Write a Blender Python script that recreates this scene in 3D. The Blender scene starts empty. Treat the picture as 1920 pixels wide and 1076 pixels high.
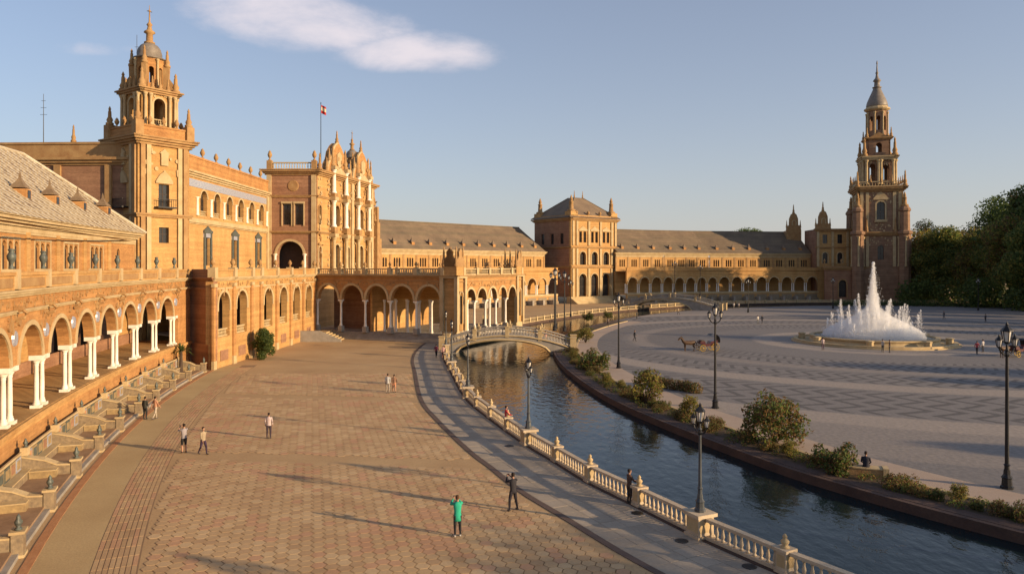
import bpy, math, random
from mathutils import Vector, Matrix
R = math.radians
random.seed(7)
sc = bpy.context.scene
col = sc.collection

# ------------------------------------------------------------------ camera, sky, sun, exposure
FPX, HOR, CAMH = 1400.0, 500.0, 12.0          # focal length in photo pixels, horizon row, eye height
cam = bpy.data.cameras.new('camera'); co = bpy.data.objects.new('camera', cam); col.objects.link(co)
cam.sensor_width = 36; cam.lens = 36 * FPX / 1920; cam.shift_y = -(538 - HOR) / 1920
cam.clip_end = 5000; cam.clip_start = .5
co.location = (0, 0, CAMH); co.rotation_euler = (R(90), 0, 0); sc.camera = co

SUN_AZ, SUN_EL = 113.8, 13.0
sx, sy = math.sin(R(SUN_AZ)), math.cos(R(SUN_AZ))
SUNV = Vector((sx * math.cos(R(SUN_EL)), sy * math.cos(R(SUN_EL)), math.sin(R(SUN_EL))))
sun = bpy.data.lights.new('sun', 'SUN'); so = bpy.data.objects.new('sun', sun); col.objects.link(so)
sun.energy = 4.9; sun.angle = R(.55); sun.color = (1, .72, .42)
so.rotation_euler = (-SUNV).to_track_quat('-Z', 'Y').to_euler(); so.location = SUNV * 300

w = bpy.data.worlds.new('World'); sc.world = w; w.use_nodes = True
nt = w.node_tree; nt.nodes.clear()
def N(t, **k):
    n = nt.nodes.new(t)
    for a, b in k.items(): setattr(n, a, b)
    return n
def ML(a, b, op, c=None):
    n = nt.nodes.new('ShaderNodeMath'); n.operation = op
    for i, x in enumerate((a, b, c)):
        if x is None: continue
        if isinstance(x, (int, float)): n.inputs[i].default_value = x
        else: nt.links.new(x, n.inputs[i])
    return n.outputs[0]
sky = N('ShaderNodeTexSky', sky_type='NISHITA', sun_disc=False, sun_elevation=R(SUN_EL), sun_rotation=R(SUN_AZ),
        altitude=10, air_density=1.0, dust_density=1.5, ozone_density=4.0)
tc = N('ShaderNodeTexCoord'); sp = N('ShaderNodeSeparateXYZ'); nt.links.new(tc.outputs['Generated'], sp.inputs[0])
zc = ML(sp.outputs[2], .02, 'MAXIMUM')
lx, ly = ML(sp.outputs[0], zc, 'DIVIDE'), ML(sp.outputs[1], zc, 'DIVIDE')      # a high flat cloud layer
cv = N('ShaderNodeCombineXYZ'); nt.links.new(lx, cv.inputs[0]); nt.links.new(ly, cv.inputs[1])
nz = N('ShaderNodeTexNoise'); nz.inputs['Scale'].default_value = 6.5; nz.inputs['Detail'].default_value = 7; nz.inputs['Roughness'].default_value = .6
nz.inputs['Distortion'].default_value = .25
vs_ = N('ShaderNodeMapping'); vs_.inputs['Scale'].default_value = (1, 1, 2.2); nt.links.new(tc.outputs['Generated'], vs_.inputs[0]); nt.links.new(vs_.outputs[0], nz.inputs['Vector'])
def patch(cx, cy, rx, ry, amp):
    a = ML(ML(lx, -cx, 'ADD'), 1 / rx, 'MULTIPLY'); b = ML(ML(ly, -cy, 'ADD'), 1 / ry, 'MULTIPLY')
    d = ML(ML(a, a, 'MULTIPLY'), ML(b, b, 'MULTIPLY'), 'ADD')
    return ML(ML(ML(1, d, 'SUBTRACT'), 0, 'MAXIMUM'), amp, 'MULTIPLY')
pt = ML(ML(patch(-.86, 3.1, .56, .62, .66), patch(-.5, 3.55, .56, .48, .6), 'MAXIMUM'), patch(-1.95, 3.45, .5, .22, .36), 'MAXIMUM')
mask = ML(ML(nz.outputs[0], pt, 'ADD'), .70, 'SUBTRACT')
mr = N('ShaderNodeMapRange'); nt.links.new(mask, mr.inputs[0]); mr.inputs[1].default_value = 0; mr.inputs[2].default_value = .5
mr.inputs[3].default_value = 0; mr.inputs[4].default_value = .9; mr.interpolation_type = 'SMOOTHSTEP'
mx = N('ShaderNodeMix', data_type='RGBA'); nt.links.new(mr.outputs[0], mx.inputs[0]); nt.links.new(sky.outputs[0], mx.inputs[6])
mx.inputs[7].default_value = (5.4, 4.9, 5.3, 1)
bg = N('ShaderNodeBackground'); bg.inputs[1].default_value = .115
# thin even high haze, denser towards the horizon all round
hz_ = ML(ML(ML(zc, -5.0, 'MULTIPLY'), 0, 'ADD'), 1, 'MULTIPLY'); ex = ML(2.71828, hz_, 'POWER'); vf = ML(ML(ex, .52, 'MULTIPLY'), .17, 'ADD')
vm = N('ShaderNodeMix', data_type='RGBA'); nt.links.new(vf, vm.inputs[0]); nt.links.new(mx.outputs[2], vm.inputs[6]); vm.inputs[7].default_value = (4.5, 4.15, 4.0, 1)
nt.links.new(vm.outputs[2], bg.inputs[0])
wo = N('ShaderNodeOutputWorld'); nt.links.new(bg.outputs[0], wo.inputs[0])
sc.view_settings.view_transform = 'Standard'; sc.view_settings.look = 'None'
sc.view_settings.exposure = 0.55; sc.view_settings.gamma = 1; sc.view_settings.use_curve_mapping = False
sc.render.engine = 'CYCLES'; sc.cycles.volume_bounces = 4

# ------------------------------------------------------------------ materials
def mat(name, c, c2=None, scale=.6, rough=.85, bump=0., bscale=8., fine=.25, metal=0., spec=.3, streak=0., courses=0.):
    m = bpy.data.materials.new(name); m.use_nodes = True; t = m.node_tree; b = t.nodes['Principled BSDF']
    b.inputs['Roughness'].default_value = rough; b.inputs['Metallic'].default_value = metal
    b.inputs['Specular IOR Level'].default_value = spec
    c2 = c2 or tuple(x * .72 for x in c)
    g = t.nodes.new('ShaderNodeNewGeometry')
    n1 = t.nodes.new('ShaderNodeTexNoise'); n1.inputs['Scale'].default_value = scale; n1.inputs['Detail'].default_value = 6; n1.inputs['Roughness'].default_value = .62
    n2 = t.nodes.new('ShaderNodeTexNoise'); n2.inputs['Scale'].default_value = bscale; n2.inputs['Detail'].default_value = 3
    mp = t.nodes.new('ShaderNodeMapping'); mp.inputs['Scale'].default_value = (1, 1, 1 - streak)
    t.links.new(g.outputs['Position'], mp.inputs[0]); t.links.new(mp.outputs[0], n1.inputs['Vector']); t.links.new(g.outputs['Position'], n2.inputs['Vector'])
    mr = t.nodes.new('ShaderNodeMapRange'); mr.inputs[1].default_value = .32; mr.inputs[2].default_value = .68; t.links.new(n1.outputs[0], mr.inputs[0])
    mx = t.nodes.new('ShaderNodeMix'); mx.data_type = 'RGBA'; mx.inputs[6].default_value = (*c, 1); mx.inputs[7].default_value = (*c2, 1)
    t.links.new(mr.outputs[0], mx.inputs[0])
    mm = t.nodes.new('ShaderNodeMix'); mm.data_type = 'RGBA'; mm.blend_type = 'MULTIPLY'; mm.inputs[0].default_value = fine
    t.links.new(mx.outputs[2], mm.inputs[6]); t.links.new(n2.outputs[0], mm.inputs[7])
    hs = t.nodes.new('ShaderNodeBrightContrast'); hs.inputs[1].default_value = 0; t.links.new(mm.outputs[2], hs.inputs[0])
    src = hs.outputs[0]
    if courses:
        sx_ = t.nodes.new('ShaderNodeSeparateXYZ'); t.links.new(g.outputs['Position'], sx_.inputs[0])
        ad = t.nodes.new('ShaderNodeMath'); ad.operation = 'ADD'; t.links.new(sx_.outputs[0], ad.inputs[0]); t.links.new(sx_.outputs[1], ad.inputs[1])
        cb = t.nodes.new('ShaderNodeCombineXYZ'); t.links.new(ad.outputs[0], cb.inputs[0]); t.links.new(sx_.outputs[2], cb.inputs[1])
        br = t.nodes.new('ShaderNodeTexBrick'); br.inputs['Scale'].default_value = 1.0; br.inputs['Brick Width'].default_value = .34; br.inputs['Row Height'].default_value = .11; br.inputs['Mortar Size'].default_value = .012
        br.inputs['Color1'].default_value = (1.08, 1.06, 1.04, 1); br.inputs['Color2'].default_value = (.74, .72, .7, 1); br.inputs['Mortar'].default_value = (.95, .93, .9, 1); br.inputs['Bias'].default_value = .1
        t.links.new(cb.outputs[0], br.inputs['Vector'])
        n3 = t.nodes.new('ShaderNodeTexNoise'); n3.inputs['Scale'].default_value = 1; n3.inputs['Detail'].default_value = 4
        m3 = t.nodes.new('ShaderNodeMapping'); m3.inputs['Scale'].default_value = (.05, 2.2, 1); t.links.new(cb.outputs[0], m3.inputs[0]); t.links.new(m3.outputs[0], n3.inputs['Vector'])
        r3 = t.nodes.new('ShaderNodeMapRange'); t.links.new(n3.outputs[0], r3.inputs[0]); r3.inputs[1].default_value = .35; r3.inputs[2].default_value = .65; r3.inputs[3].default_value = .84; r3.inputs[4].default_value = 1.1
        a1 = t.nodes.new('ShaderNodeMix'); a1.data_type = 'RGBA'; a1.blend_type = 'MULTIPLY'; a1.inputs[0].default_value = courses; t.links.new(src, a1.inputs[6]); t.links.new(br.outputs[0], a1.inputs[7])
        a2 = t.nodes.new('ShaderNodeMix'); a2.data_type = 'RGBA'; a2.blend_type = 'MULTIPLY'; a2.inputs[0].default_value = 1; t.links.new(a1.outputs[2], a2.inputs[6]); t.links.new(r3.outputs[0], a2.inputs[7])
        src = a2.outputs[2]
    t.links.new(src, b.inputs['Base Color'])
    if bump:
        bp = t.nodes.new('ShaderNodeBump'); bp.inputs['Strength'].default_value = bump; bp.inputs['Distance'].default_value = .03
        t.links.new(n2.outputs[0], bp.inputs['Height']); t.links.new(bp.outputs[0], b.inputs['Normal'])
    return m
M = {}
M['brick'] = mat('ochre_brick', (.61, .375, .15), (.48, .265, .095), .35, .9, .35, 6, .3, streak=.6, courses=.7)
M['brick2'] = mat('orange_brick', (.56, .305, .115), (.42, .205, .075), .5, .9, .35, 6, .3, streak=.5, courses=.8)
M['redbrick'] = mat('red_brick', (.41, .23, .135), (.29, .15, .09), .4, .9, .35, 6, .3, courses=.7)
M['stone'] = mat('cream_stone', (.56, .435, .25), (.43, .31, .16), .7, .85, .3, 9, .25)
M['trim'] = mat('terracotta_trim', (.45, .285, .125), (.33, .18, .075), .9, .85, .4, 10, .35)
M['balstone'] = mat('pale_balustrade_stone', (.60, .49, .35), (.48, .38, .26), .9, .85, .3, 9, .25)
M['marble'] = mat('white_marble', (.84, .80, .72), (.70, .64, .54), 1.2, .5, .1, 9, .15)
M['greystone'] = mat('grey_stone', (.40, .36, .31), (.27, .24, .2), .8, .85, .4, 8, .3)
M['roofn1'] = mat('glazed_roof_tile_tan', (.42, .33, .20), (.30, .22, .13), 1.2, .5, .3, 5, .3)
M['roofn2'] = mat('glazed_roof_tile_cream', (.60, .53, .40), (.48, .40, .28), 1.2, .45, .3, 5, .3)
M['roofn3'] = mat('glazed_roof_tile_brown', (.27, .19, .11), (.19, .13, .08), 1.2, .5, .3, 5, .3)
M['rooff'] = mat('brown_roof_tile', (.27, .195, .125), (.18, .13, .09), .25, .75, .6, 2.5, .4)
M['rooff2'] = mat('olive_roof_tile', (.23, .175, .11), (.15, .115, .08), .25, .75, .6, 2.5, .4)
M['slate'] = mat('grey_blue_dome_tile', (.28, .29, .30), (.17, .18, .21), .9, .45, .3, 6, .3)
M['towerbrick'] = mat('brown_tower_brick', (.36, .225, .14), (.25, .145, .09), .4, .9, .35, 6, .3, courses=.7)
M['brownslate'] = mat('brown_grey_dome_tile', (.27, .23, .19), (.17, .145, .12), .9, .5, .3, 6, .3)
M['iron'] = mat('dark_iron', (.03, .03, .032), (.018, .018, .02), 2, .45, .1, 20, .2, .3)
M['ironblue'] = mat('grey_painted_iron', (.10, .11, .12), (.06, .065, .07), 2, .5, .1, 20, .2, .2)
M['blueceramic'] = mat('blue_white_ceramic', (.48, .48, .5), (.2, .24, .36), 7, .25, 0, 12, .2, spec=.6)
M['greenceramic'] = mat('green_glazed_ceramic', (.12, .14, .12), (.06, .065, .06), 5, .5, 0, 12, .2, spec=.4)
M['tilemix'] = mat('painted_bench_tile', (.38, .29, .18), (.2, .155, .11), 4, .35, 0, 9, .4, spec=.5)
M['tilemix2'] = mat('yellow_bench_tile', (.46, .33, .16), (.28, .2, .11), 4, .35, 0, 9, .4, spec=.5)
M['paleplat'] = mat('pale_alcove_floor', (.37, .24, .14), (.25, .15, .085), 1.1, .8, .2, 9, .3)
M['prom'] = mat('tan_promenade_paving', (.56, .38, .195), (.45, .285, .14), .16, .9, .5, 7, .35)
M['joint'] = mat('dark_joint_bed', (.31, .205, .115), (.25, .16, .09), .5, .95, .2, 12, .3)
M['band'] = mat('sandy_paving_band', (.55, .40, .20), (.46, .32, .155), .22, .9, .3, 9, .3)
M['hex1'] = mat('hex_tile_tan', (.58, .395, .21), (.47, .305, .155), .3, .8, .3, 16, .3)
M['hex2'] = mat('hex_tile_pink', (.58, .345, .195), (.48, .27, .145), .3, .8, .3, 16, .3)
M['hex3'] = mat('hex_tile_light', (.63, .445, .245), (.52, .35, .185), .3, .8, .3, 16, .3)
M['hex4'] = mat('hex_tile_dull', (.52, .34, .18), (.42, .265, .135), .3, .8, .3, 16, .3)
M['walk'] = mat('grey_walk_paving', (.41, .345, .265), (.33, .275, .21), .5, .85, .3, 8, .35)
M['edge'] = mat('dark_edging_brick', (.15, .105, .085), (.11, .075, .06), 1, .9, .3, 9, .3)
M['orangekerb'] = mat('orange_brick_kerb', (.52, .26, .12), (.42, .19, .08), 1, .85, .3, 9, .3)
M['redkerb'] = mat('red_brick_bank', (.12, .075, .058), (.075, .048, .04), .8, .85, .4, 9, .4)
M['pinkpath'] = mat('pink_gravel_path', (.46, .36, .28), (.40, .30, .23), .4, .95, .3, 12, .3)
M['soil'] = mat('planted_soil', (.12, .08, .05), (.07, .05, .03), 1.5, 1, .8, 6, .5)
M['ground'] = mat('park_ground', (.10, .085, .055), (.06, .06, .035), .05, 1, .3, 2, .4)
M['bark'] = mat('brown_bark', (.10, .07, .05), (.06, .04, .03), 2, .95, .6, 8, .4)
M['leafd'] = mat('dark_leaf', (.09, .13, .038), (.055, .085, .025), .6, .6, 0, 9, .2)
M['leafm'] = mat('green_leaf', (.15, .185, .045), (.09, .12, .03), .6, .6, 0, 9, .2)
M['leafy'] = mat('yellow_green_leaf', (.33, .28, .06), (.24, .2, .05), .6, .6, 0, 9, .2)
M['leafb'] = mat('brownish_leaf', (.21, .13, .055), (.14, .085, .035), .6, .6, 0, 9, .2)
M['glass'] = mat('dark_window_glass', (.03, .03, .032), (.02, .018, .018), .8, .15, 0, 9, .1, spec=.5)
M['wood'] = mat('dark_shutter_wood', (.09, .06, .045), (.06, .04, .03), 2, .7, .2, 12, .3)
M['lantern'] = mat('frosted_lantern_glass', (.75, .72, .66), (.6, .56, .5), 2, .3, 0, 9, .1)
M['skin'] = mat('skin', (.42, .24, .16), (.38, .21, .14), 6, .6, 0, 9, .1)
M['hair'] = mat('dark_hair', (.03, .02, .015), (.02, .015, .01), 9, .7, 0, 9, .1)
M['shoe'] = mat('shoe_leather', (.12, .1, .09), (.08, .07, .06), 9, .6, 0, 9, .1)
M['whiteshoe'] = mat('white_shoe', (.6, .58, .55), (.5, .48, .45), 9, .6, 0, 9, .1)
M['carriage'] = mat('dark_red_carriage_paint', (.09, .025, .03), (.06, .015, .02), 3, .3, 0, 9, .1, spec=.5)
M['horse'] = mat('brown_horse_coat', (.10, .055, .03), (.06, .035, .02), 3, .6, 0, 9, .2)
M['yellow'] = mat('yellow_wheel_paint', (.5, .33, .05), (.42, .26, .04), 3, .4)
M['flagr'] = mat('red_flag_cloth', (.5, .03, .03), (.4, .02, .02), 3, .8)
M['flagy'] = mat('pale_flag_cloth', (.7, .62, .45), (.6, .52, .36), 3, .8)
for k_ in ('leafd', 'leafm', 'leafy', 'leafb'):
    t_ = M[k_].node_tree; b_ = t_.nodes['Principled BSDF']; tr_ = t_.nodes.new('ShaderNodeBsdfTranslucent'); ms_ = t_.nodes.new('ShaderNodeMixShader'); ms_.inputs[0].default_value = .5
    hs_ = t_.nodes.new('ShaderNodeHueSaturation'); hs_.inputs['Value'].default_value = 1.5; t_.links.new(b_.inputs['Base Color'].links[0].from_socket, hs_.inputs['Color']); t_.links.new(hs_.outputs[0], tr_.inputs[0])
    t_.links.new(b_.outputs[0], ms_.inputs[1]); t_.links.new(tr_.outputs[0], ms_.inputs[2]); t_.links.new(ms_.outputs[0], t_.nodes['Material Output'].inputs[0])
_cl = {}
def cloth(c):
    k = tuple(c)
    if k not in _cl: _cl[k] = mat('clothing_%d' % len(_cl), c, tuple(x * .8 for x in c), 4, .85, 0, 20, .2)
    return _cl[k]
def plaza_mat(cx, cy):
    m = bpy.data.materials.new('grey_cobble_rings'); m.use_nodes = True; t = m.node_tree; b = t.nodes['Principled BSDF']
    b.inputs['Roughness'].default_value = .8; b.inputs['Specular IOR Level'].default_value = .3
    L = t.links.new
    def nd(x, **k):
        n = t.nodes.new(x)
        for a, v in k.items(): setattr(n, a, v)
        return n
    g = nd('ShaderNodeNewGeometry'); mp = nd('ShaderNodeMapping'); mp.inputs['Location'].default_value = (-cx, -cy, 0)
    L(g.outputs['Position'], mp.inputs[0])
    ln = nd('ShaderNodeVectorMath', operation='LENGTH'); L(mp.outputs[0], ln.inputs[0])
    n0 = nd('ShaderNodeTexNoise'); n0.inputs['Scale'].default_value = .35; n0.inputs['Detail'].default_value = 5; L(mp.outputs[0], n0.inputs['Vector'])
    dv = nd('ShaderNodeMath', operation='MULTIPLY_ADD'); L(n0.outputs[0], dv.inputs[0]); dv.inputs[1].default_value = .7; L(ln.outputs['Value'], dv.inputs[2])
    sc_ = nd('ShaderNodeMath', operation='DIVIDE'); L(dv.outputs[0], sc_.inputs[0]); sc_.inputs[1].default_value = 100
    cr = nd('ShaderNodeValToRGB'); cr.color_ramp.interpolation = 'LINEAR'
    e = cr.color_ramp.elements; G0, G1, P = (.18, .165, .155, 1), (.30, .255, .215, 1), (.235, .205, .18, 1)
    stops = [(0, P), (.155, P), (.16, G1), (.185, G1), (.19, G0), (.355, G0), (.36, P), (.385, P), (.39, G0), (.475, G0), (.48, G1), (.515, G1), (.52, G0), (.655, G0), (.66, G1), (.70, G1), (.705, P), (.80, P), (.805, G0), (1, G0)]
    e[0].position, e[0].color = stops[0]; e[1].position, e[1].color = stops[-1]
    for p, c in stops[1:-1]:
        q = e.new(p); q.color = c
    L(sc_.outputs[0], cr.inputs[0])
    sp2 = nd('ShaderNodeSeparateXYZ'); L(mp.outputs[0], sp2.inputs[0])
    at_ = nd('ShaderNodeMath', operation='ARCTAN2'); L(sp2.outputs[1], at_.inputs[0]); L(sp2.outputs[0], at_.inputs[1])
    am = nd('ShaderNodeMath', operation='MULTIPLY'); L(at_.outputs[0], am.inputs[0]); am.inputs[1].default_value = 24
    pp_ = nd('ShaderNodeMath', operation='PINGPONG'); L(dv.outputs[0], pp_.inputs[0]); pp_.inputs[1].default_value = 2.2
    pm2 = nd('ShaderNodeMath', operation='MULTIPLY_ADD'); L(pp_.outputs[0], pm2.inputs[0]); pm2.inputs[1].default_value = .42; L(am.outputs[0], pm2.inputs[2])
    fr_ = nd('ShaderNodeMath', operation='FRACT'); L(pm2.outputs[0], fr_.inputs[0])
    wr = nd('ShaderNodeMapRange'); L(fr_.outputs[0], wr.inputs[0]); wr.inputs[1].default_value = .28; wr.inputs[2].default_value = .42
    wr.inputs[3].default_value = .58; wr.inputs[4].default_value = 1.05
    zone = nd('ShaderNodeValToRGB'); zone.color_ramp.interpolation = 'CONSTANT'; ze = zone.color_ramp.elements
    ze[0].color = (0, 0, 0, 1); ze[1].position = .27; ze[1].color = (1, 1, 1, 1)
    for p, v in ((.36, 0), (.395, 1), (.47, 0), (.525, 1), (.65, 0)):
        q = ze.new(p); q.color = (v, v, v, 1)
    L(sc_.outputs[0], zone.inputs[0])
    m1 = nd('ShaderNodeMix', data_type='FLOAT'); L(zone.outputs[0], m1.inputs[0]); m1.inputs[2].default_value = 1; L(wr.outputs[0], m1.inputs[3])
    n2 = nd('ShaderNodeTexNoise'); n2.inputs['Scale'].default_value = 3; n2.inputs['Detail'].default_value = 6; L(mp.outputs[0], n2.inputs['Vector'])
    m2 = nd('ShaderNodeMapRange'); L(n2.outputs[0], m2.inputs[0]); m2.inputs[1].default_value = .3; m2.inputs[2].default_value = .7; m2.inputs[3].default_value = .82; m2.inputs[4].default_value = 1.12
    mu = nd('ShaderNodeMath', operation='MULTIPLY'); L(m1.outputs[0], mu.inputs[0]); L(m2.outputs[0], mu.inputs[1])
    mx = nd('ShaderNodeMix', data_type='RGBA', blend_type='MULTIPLY'); mx.inputs[0].default_value = 1
    L(cr.outputs[0], mx.inputs[6]); L(mu.outputs[0], mx.inputs[7]); L(mx.outputs[2], b.inputs['Base Color'])
    vo = nd('ShaderNodeTexVoronoi'); vo.inputs['Scale'].default_value = 3.5; L(mp.outputs[0], vo.inputs['Vector'])
    bp = nd('ShaderNodeBump'); bp.inputs['Strength'].default_value = .35; bp.inputs['Distance'].default_value = .03
    L(vo.outputs[0], bp.inputs['Height']); L(bp.outputs[0], b.inputs['Normal'])
    return m
def water_mat(name, c, bs, st):
    m = bpy.data.materials.new(name); m.use_nodes = True; t = m.node_tree; b = t.nodes['Principled BSDF']
    b.inputs['Base Color'].default_value = (*c, 1); b.inputs['Roughness'].default_value = .06; b.inputs['IOR'].default_value = 1.33; b.inputs['Specular IOR Level'].default_value = .36
    g = t.nodes.new('ShaderNodeNewGeometry'); n = t.nodes.new('ShaderNodeTexNoise'); n.inputs['Scale'].default_value = bs; n.inputs['Detail'].default_value = 4
    mp = t.nodes.new('ShaderNodeMapping'); mp.inputs['Scale'].default_value = (1, .55, 1); mp.inputs['Rotation'].default_value = (0, 0, R(20))
    t.links.new(g.outputs['Position'], mp.inputs[0]); t.links.new(mp.outputs[0], n.inputs['Vector'])
    bp = t.nodes.new('ShaderNodeBump'); bp.inputs['Strength'].default_value = st; bp.inputs['Distance'].default_value = .12
    t.links.new(n.outputs[0], bp.inputs['Height']); t.links.new(bp.outputs[0], b.inputs['Normal'])
    return m
M['water'] = water_mat('canal_water', (.008, .016, .019), 1.6, .36)
M['pool'] = water_mat('fountain_pool_water', (.12, .14, .14), 3, .6)
def spray_mat(alpha):
    m = bpy.data.materials.new('white_water_spray'); m.use_nodes = True; t = m.node_tree; b = t.nodes['Principled BSDF']
    b.inputs['Base Color'].default_value = (.86, .87, .88, 1); b.inputs['Roughness'].default_value = .5; b.inputs['Alpha'].default_value = alpha
    b.inputs['Subsurface Weight'].default_value = 0
    tr = t.nodes.new('ShaderNodeBsdfTranslucent'); tr.inputs[0].default_value = (.9, .9, .9, 1)
    ad = t.nodes.new('ShaderNodeMixShader'); ad.inputs[0].default_value = .35
    o = t.nodes['Material Output']; t.links.new(b.outputs[0], ad.inputs[1]); t.links.new(tr.outputs[0], ad.inputs[2]); t.links.new(ad.outputs[0], o.inputs[0])
    return m
M['spray'] = spray_mat(.6)

# ------------------------------------------------------------------ helpers
ORG = {}
def org(o): return ORG.get(o.name, Vector((0, 0, 0))) if o else Vector((0, 0, 0))
def tag(o, label=None, cat=None, group=None, kind=None):
    if label: o['label'] = label
    if cat: o['category'] = cat
    if group: o['group'] = group
    if kind: o['kind'] = kind
    return o
def thing(name, label, cat, loc=(0, 0, 0), group=None, rz=0.):
    o = bpy.data.objects.new(name, None); col.objects.link(o); o.location = loc; o.rotation_euler = (0, 0, rz)
    o.empty_display_size = .3
    ORG[o.name] = Vector(loc)
    return tag(o, label, cat, group)
class Fr:                                     # wall frame: u along the wall, v out of it, z up
    def __init__(s, p, d):
        d = Vector((d[0], d[1])).normalized(); s.o = Vector((p[0], p[1], 0)); s.U = Vector((d.x, d.y, 0)); s.V = Vector((d.y, -d.x, 0))
    def __call__(s, u, v, z): return s.o + s.U * u + s.V * v + Vector((0, 0, z))
    def flip(s):
        f = Fr((0, 0), (1, 0)); f.o = s.o; f.U = s.U; f.V = -s.V; return f
ID = Fr((0, 0), (1, 0)); ID.V = Vector((0, 1, 0))
class Arc(Fr):                                # curved wall frame: heading turns steadily along u
    H0, HK, STEP = -19.06, .2506, .25
    def __init__(s, v0=0.):
        s.v0 = v0; s.tab = {0: Vector((-27.762, 41.636))}
        for sg in (1, -1):
            p = s.tab[0].copy()
            for i in range(0, 320):
                h = R(s.H0 + s.HK * (i + .5) * s.STEP * sg); p = p + Vector((math.sin(h), math.cos(h))) * s.STEP * sg; s.tab[(i + 1) * sg] = p.copy()
    def ax(s, u): h = R(s.H0 + s.HK * u); return Vector((math.sin(h), math.cos(h), 0)), Vector((math.cos(h), -math.sin(h), 0))
    def __call__(s, u, v, z):
        k = u / s.STEP; i = math.floor(k); p = s.tab[i].lerp(s.tab[i + 1], k - i); U, V = s.ax(u); q = V * (v + s.v0); return Vector((p.x + q.x, p.y + q.y, z))
    def inv(s, p):
        u = min(range(-200, 320), key=lambda i: (s.tab[i] - p).length_squared); return u * s.STEP, (p - s.tab[u]).dot(s.ax(u * s.STEP)[1].xy)
    def straight(s, u):
        g = Fr((0, 0), (1, 0)); g.o = s(u, 0, 0); g.U, g.V = s.ax(u); return g
class MB:
    def __init__(s): s.v = []; s.f = []; s.m = []
    def add(s, vs, fs, mi=0):
        n = len(s.v); s.v += [tuple(x) for x in vs]; s.f += [tuple(i + n for i in f) for f in fs]; s.m += [mi] * len(fs)
    def box(s, fr, u0, u1, v0, v1, z0, z1, mi=0):
        if isinstance(fr, Arc) and u1 - u0 > 4.2:
            n = math.ceil((u1 - u0) / 3.2)
            for i in range(n): s.box(fr, u0 + (u1 - u0) * i / n, u0 + (u1 - u0) * (i + 1) / n, v0, v1, z0, z1, mi)
            return s
        P = [fr(u, v, z) for z in (z0, z1) for v in (v0, v1) for u in (u0, u1)]
        s.add(P, [(0, 2, 3, 1), (4, 5, 7, 6), (0, 1, 5, 4), (2, 6, 7, 3), (0, 4, 6, 2), (1, 3, 7, 5)], mi); return s
    def lathe(s, c, prof, seg=10, mi=0, rot=0., sqx=1.):
        n = len(s.v); c = Vector(c)
        for r, z in prof:
            for k in range(seg):
                a = rot + 2 * math.pi * k / seg; s.v.append((c.x + r * math.cos(a) * sqx, c.y + r * math.sin(a), c.z + z))
        L = len(prof)
        for i in range(L - 1):
            for k in range(seg):
                k2 = (k + 1) % seg; s.f.append((n + i * seg + k, n + i * seg + k2, n + (i + 1) * seg + k2, n + (i + 1) * seg + k)); s.m.append(mi)
        s.f.append(tuple(n + k for k in reversed(range(seg)))); s.m.append(mi)
        s.f.append(tuple(n + (L - 1) * seg + k for k in range(seg))); s.m.append(mi); return s
    def tube(s, pts, rs, seg=6, mi=0):
        n = len(s.v); pts = [Vector(p) for p in pts]
        if isinstance(rs, (int, float)): rs = [rs] * len(pts)
        for i, p in enumerate(pts):
            d = (pts[min(i + 1, len(pts) - 1)] - pts[max(i - 1, 0)]).normalized()
            a = d.cross(Vector((0, 0, 1)));
            if a.length < .05: a = d.cross(Vector((0, 1, 0)))
            a.normalize(); b = d.cross(a)
            for k in range(seg):
                t = 2 * math.pi * k / seg; q = p + (a * math.cos(t) + b * math.sin(t)) * rs[i]; s.v.append(tuple(q))
        for i in range(len(pts) - 1):
            for k in range(seg):
                k2 = (k + 1) % seg; s.f.append((n + i * seg + k, n + i * seg + k2, n + (i + 1) * seg + k2, n + (i + 1) * seg + k)); s.m.append(mi)
        s.f.append(tuple(n + k for k in range(seg))); s.m.append(mi)
        s.f.append(tuple(n + (len(pts) - 1) * seg + k for k in reversed(range(seg)))); s.m.append(mi); return s
    def prism(s, fr, poly, v0, v1, mi=0):      # poly in (u,z), extruded along v
        n = len(poly); P = [fr(u, v0, z) for u, z in poly] + [fr(u, v1, z) for u, z in poly]
        F = [tuple(range(n)), tuple(range(2 * n - 1, n - 1, -1))] + [(i, i + n, (i + 1) % n + n, (i + 1) % n) for i in range(n)]
        s.add(P, F, mi); return s
    def slab(s, poly, z0, z1, mi=0):           # poly in (x,y)
        n = len(poly); P = [(x, y, z0) for x, y in poly] + [(x, y, z1) for x, y in poly]
        s.add(P, [tuple(range(n - 1, -1, -1)), tuple(range(n, 2 * n))] + [(i, (i + 1) % n, (i + 1) % n + n, i + n) for i in range(n)], mi); return s
    def mesh(s, name, mats, off=Vector((0, 0, 0)), smooth=False):
        me = bpy.data.meshes.new(name); me.from_pydata([(x - off.x, y - off.y, z - off.z) for x, y, z in s.v], [], s.f)
        for q in (mats if isinstance(mats, (list, tuple)) else [mats]): me.materials.append(M[q] if isinstance(q, str) else q)
        if len(me.materials) > 1: me.polygons.foreach_set('material_index', s.m)
        if smooth: me.polygons.foreach_set('use_smooth', [True] * len(me.polygons))
        me.update(); return me
    def build(s, name, mats, parent=None, smooth=False):
        o = bpy.data.objects.new(name, s.mesh(name, mats, org(parent), smooth)); col.objects.link(o)
        if parent: o.parent = parent; ORG[o.name] = org(parent)
        return o
def inst(name, me, parent, loc, rz=0., s=1.):
    o = bpy.data.objects.new(name, me); col.objects.link(o); o.parent = parent
    o.location = Vector(loc) - org(parent); o.rotation_euler = (0, 0, rz); o.scale = s if isinstance(s, (tuple, list)) else (s, s, s)
    ORG[o.name] = Vector(loc); return o
def copy_tree(o, parent=None):
    c = o.copy(); col.objects.link(c); c.parent = parent
    for ch in o.children: copy_tree(ch, c)
    return c
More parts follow.
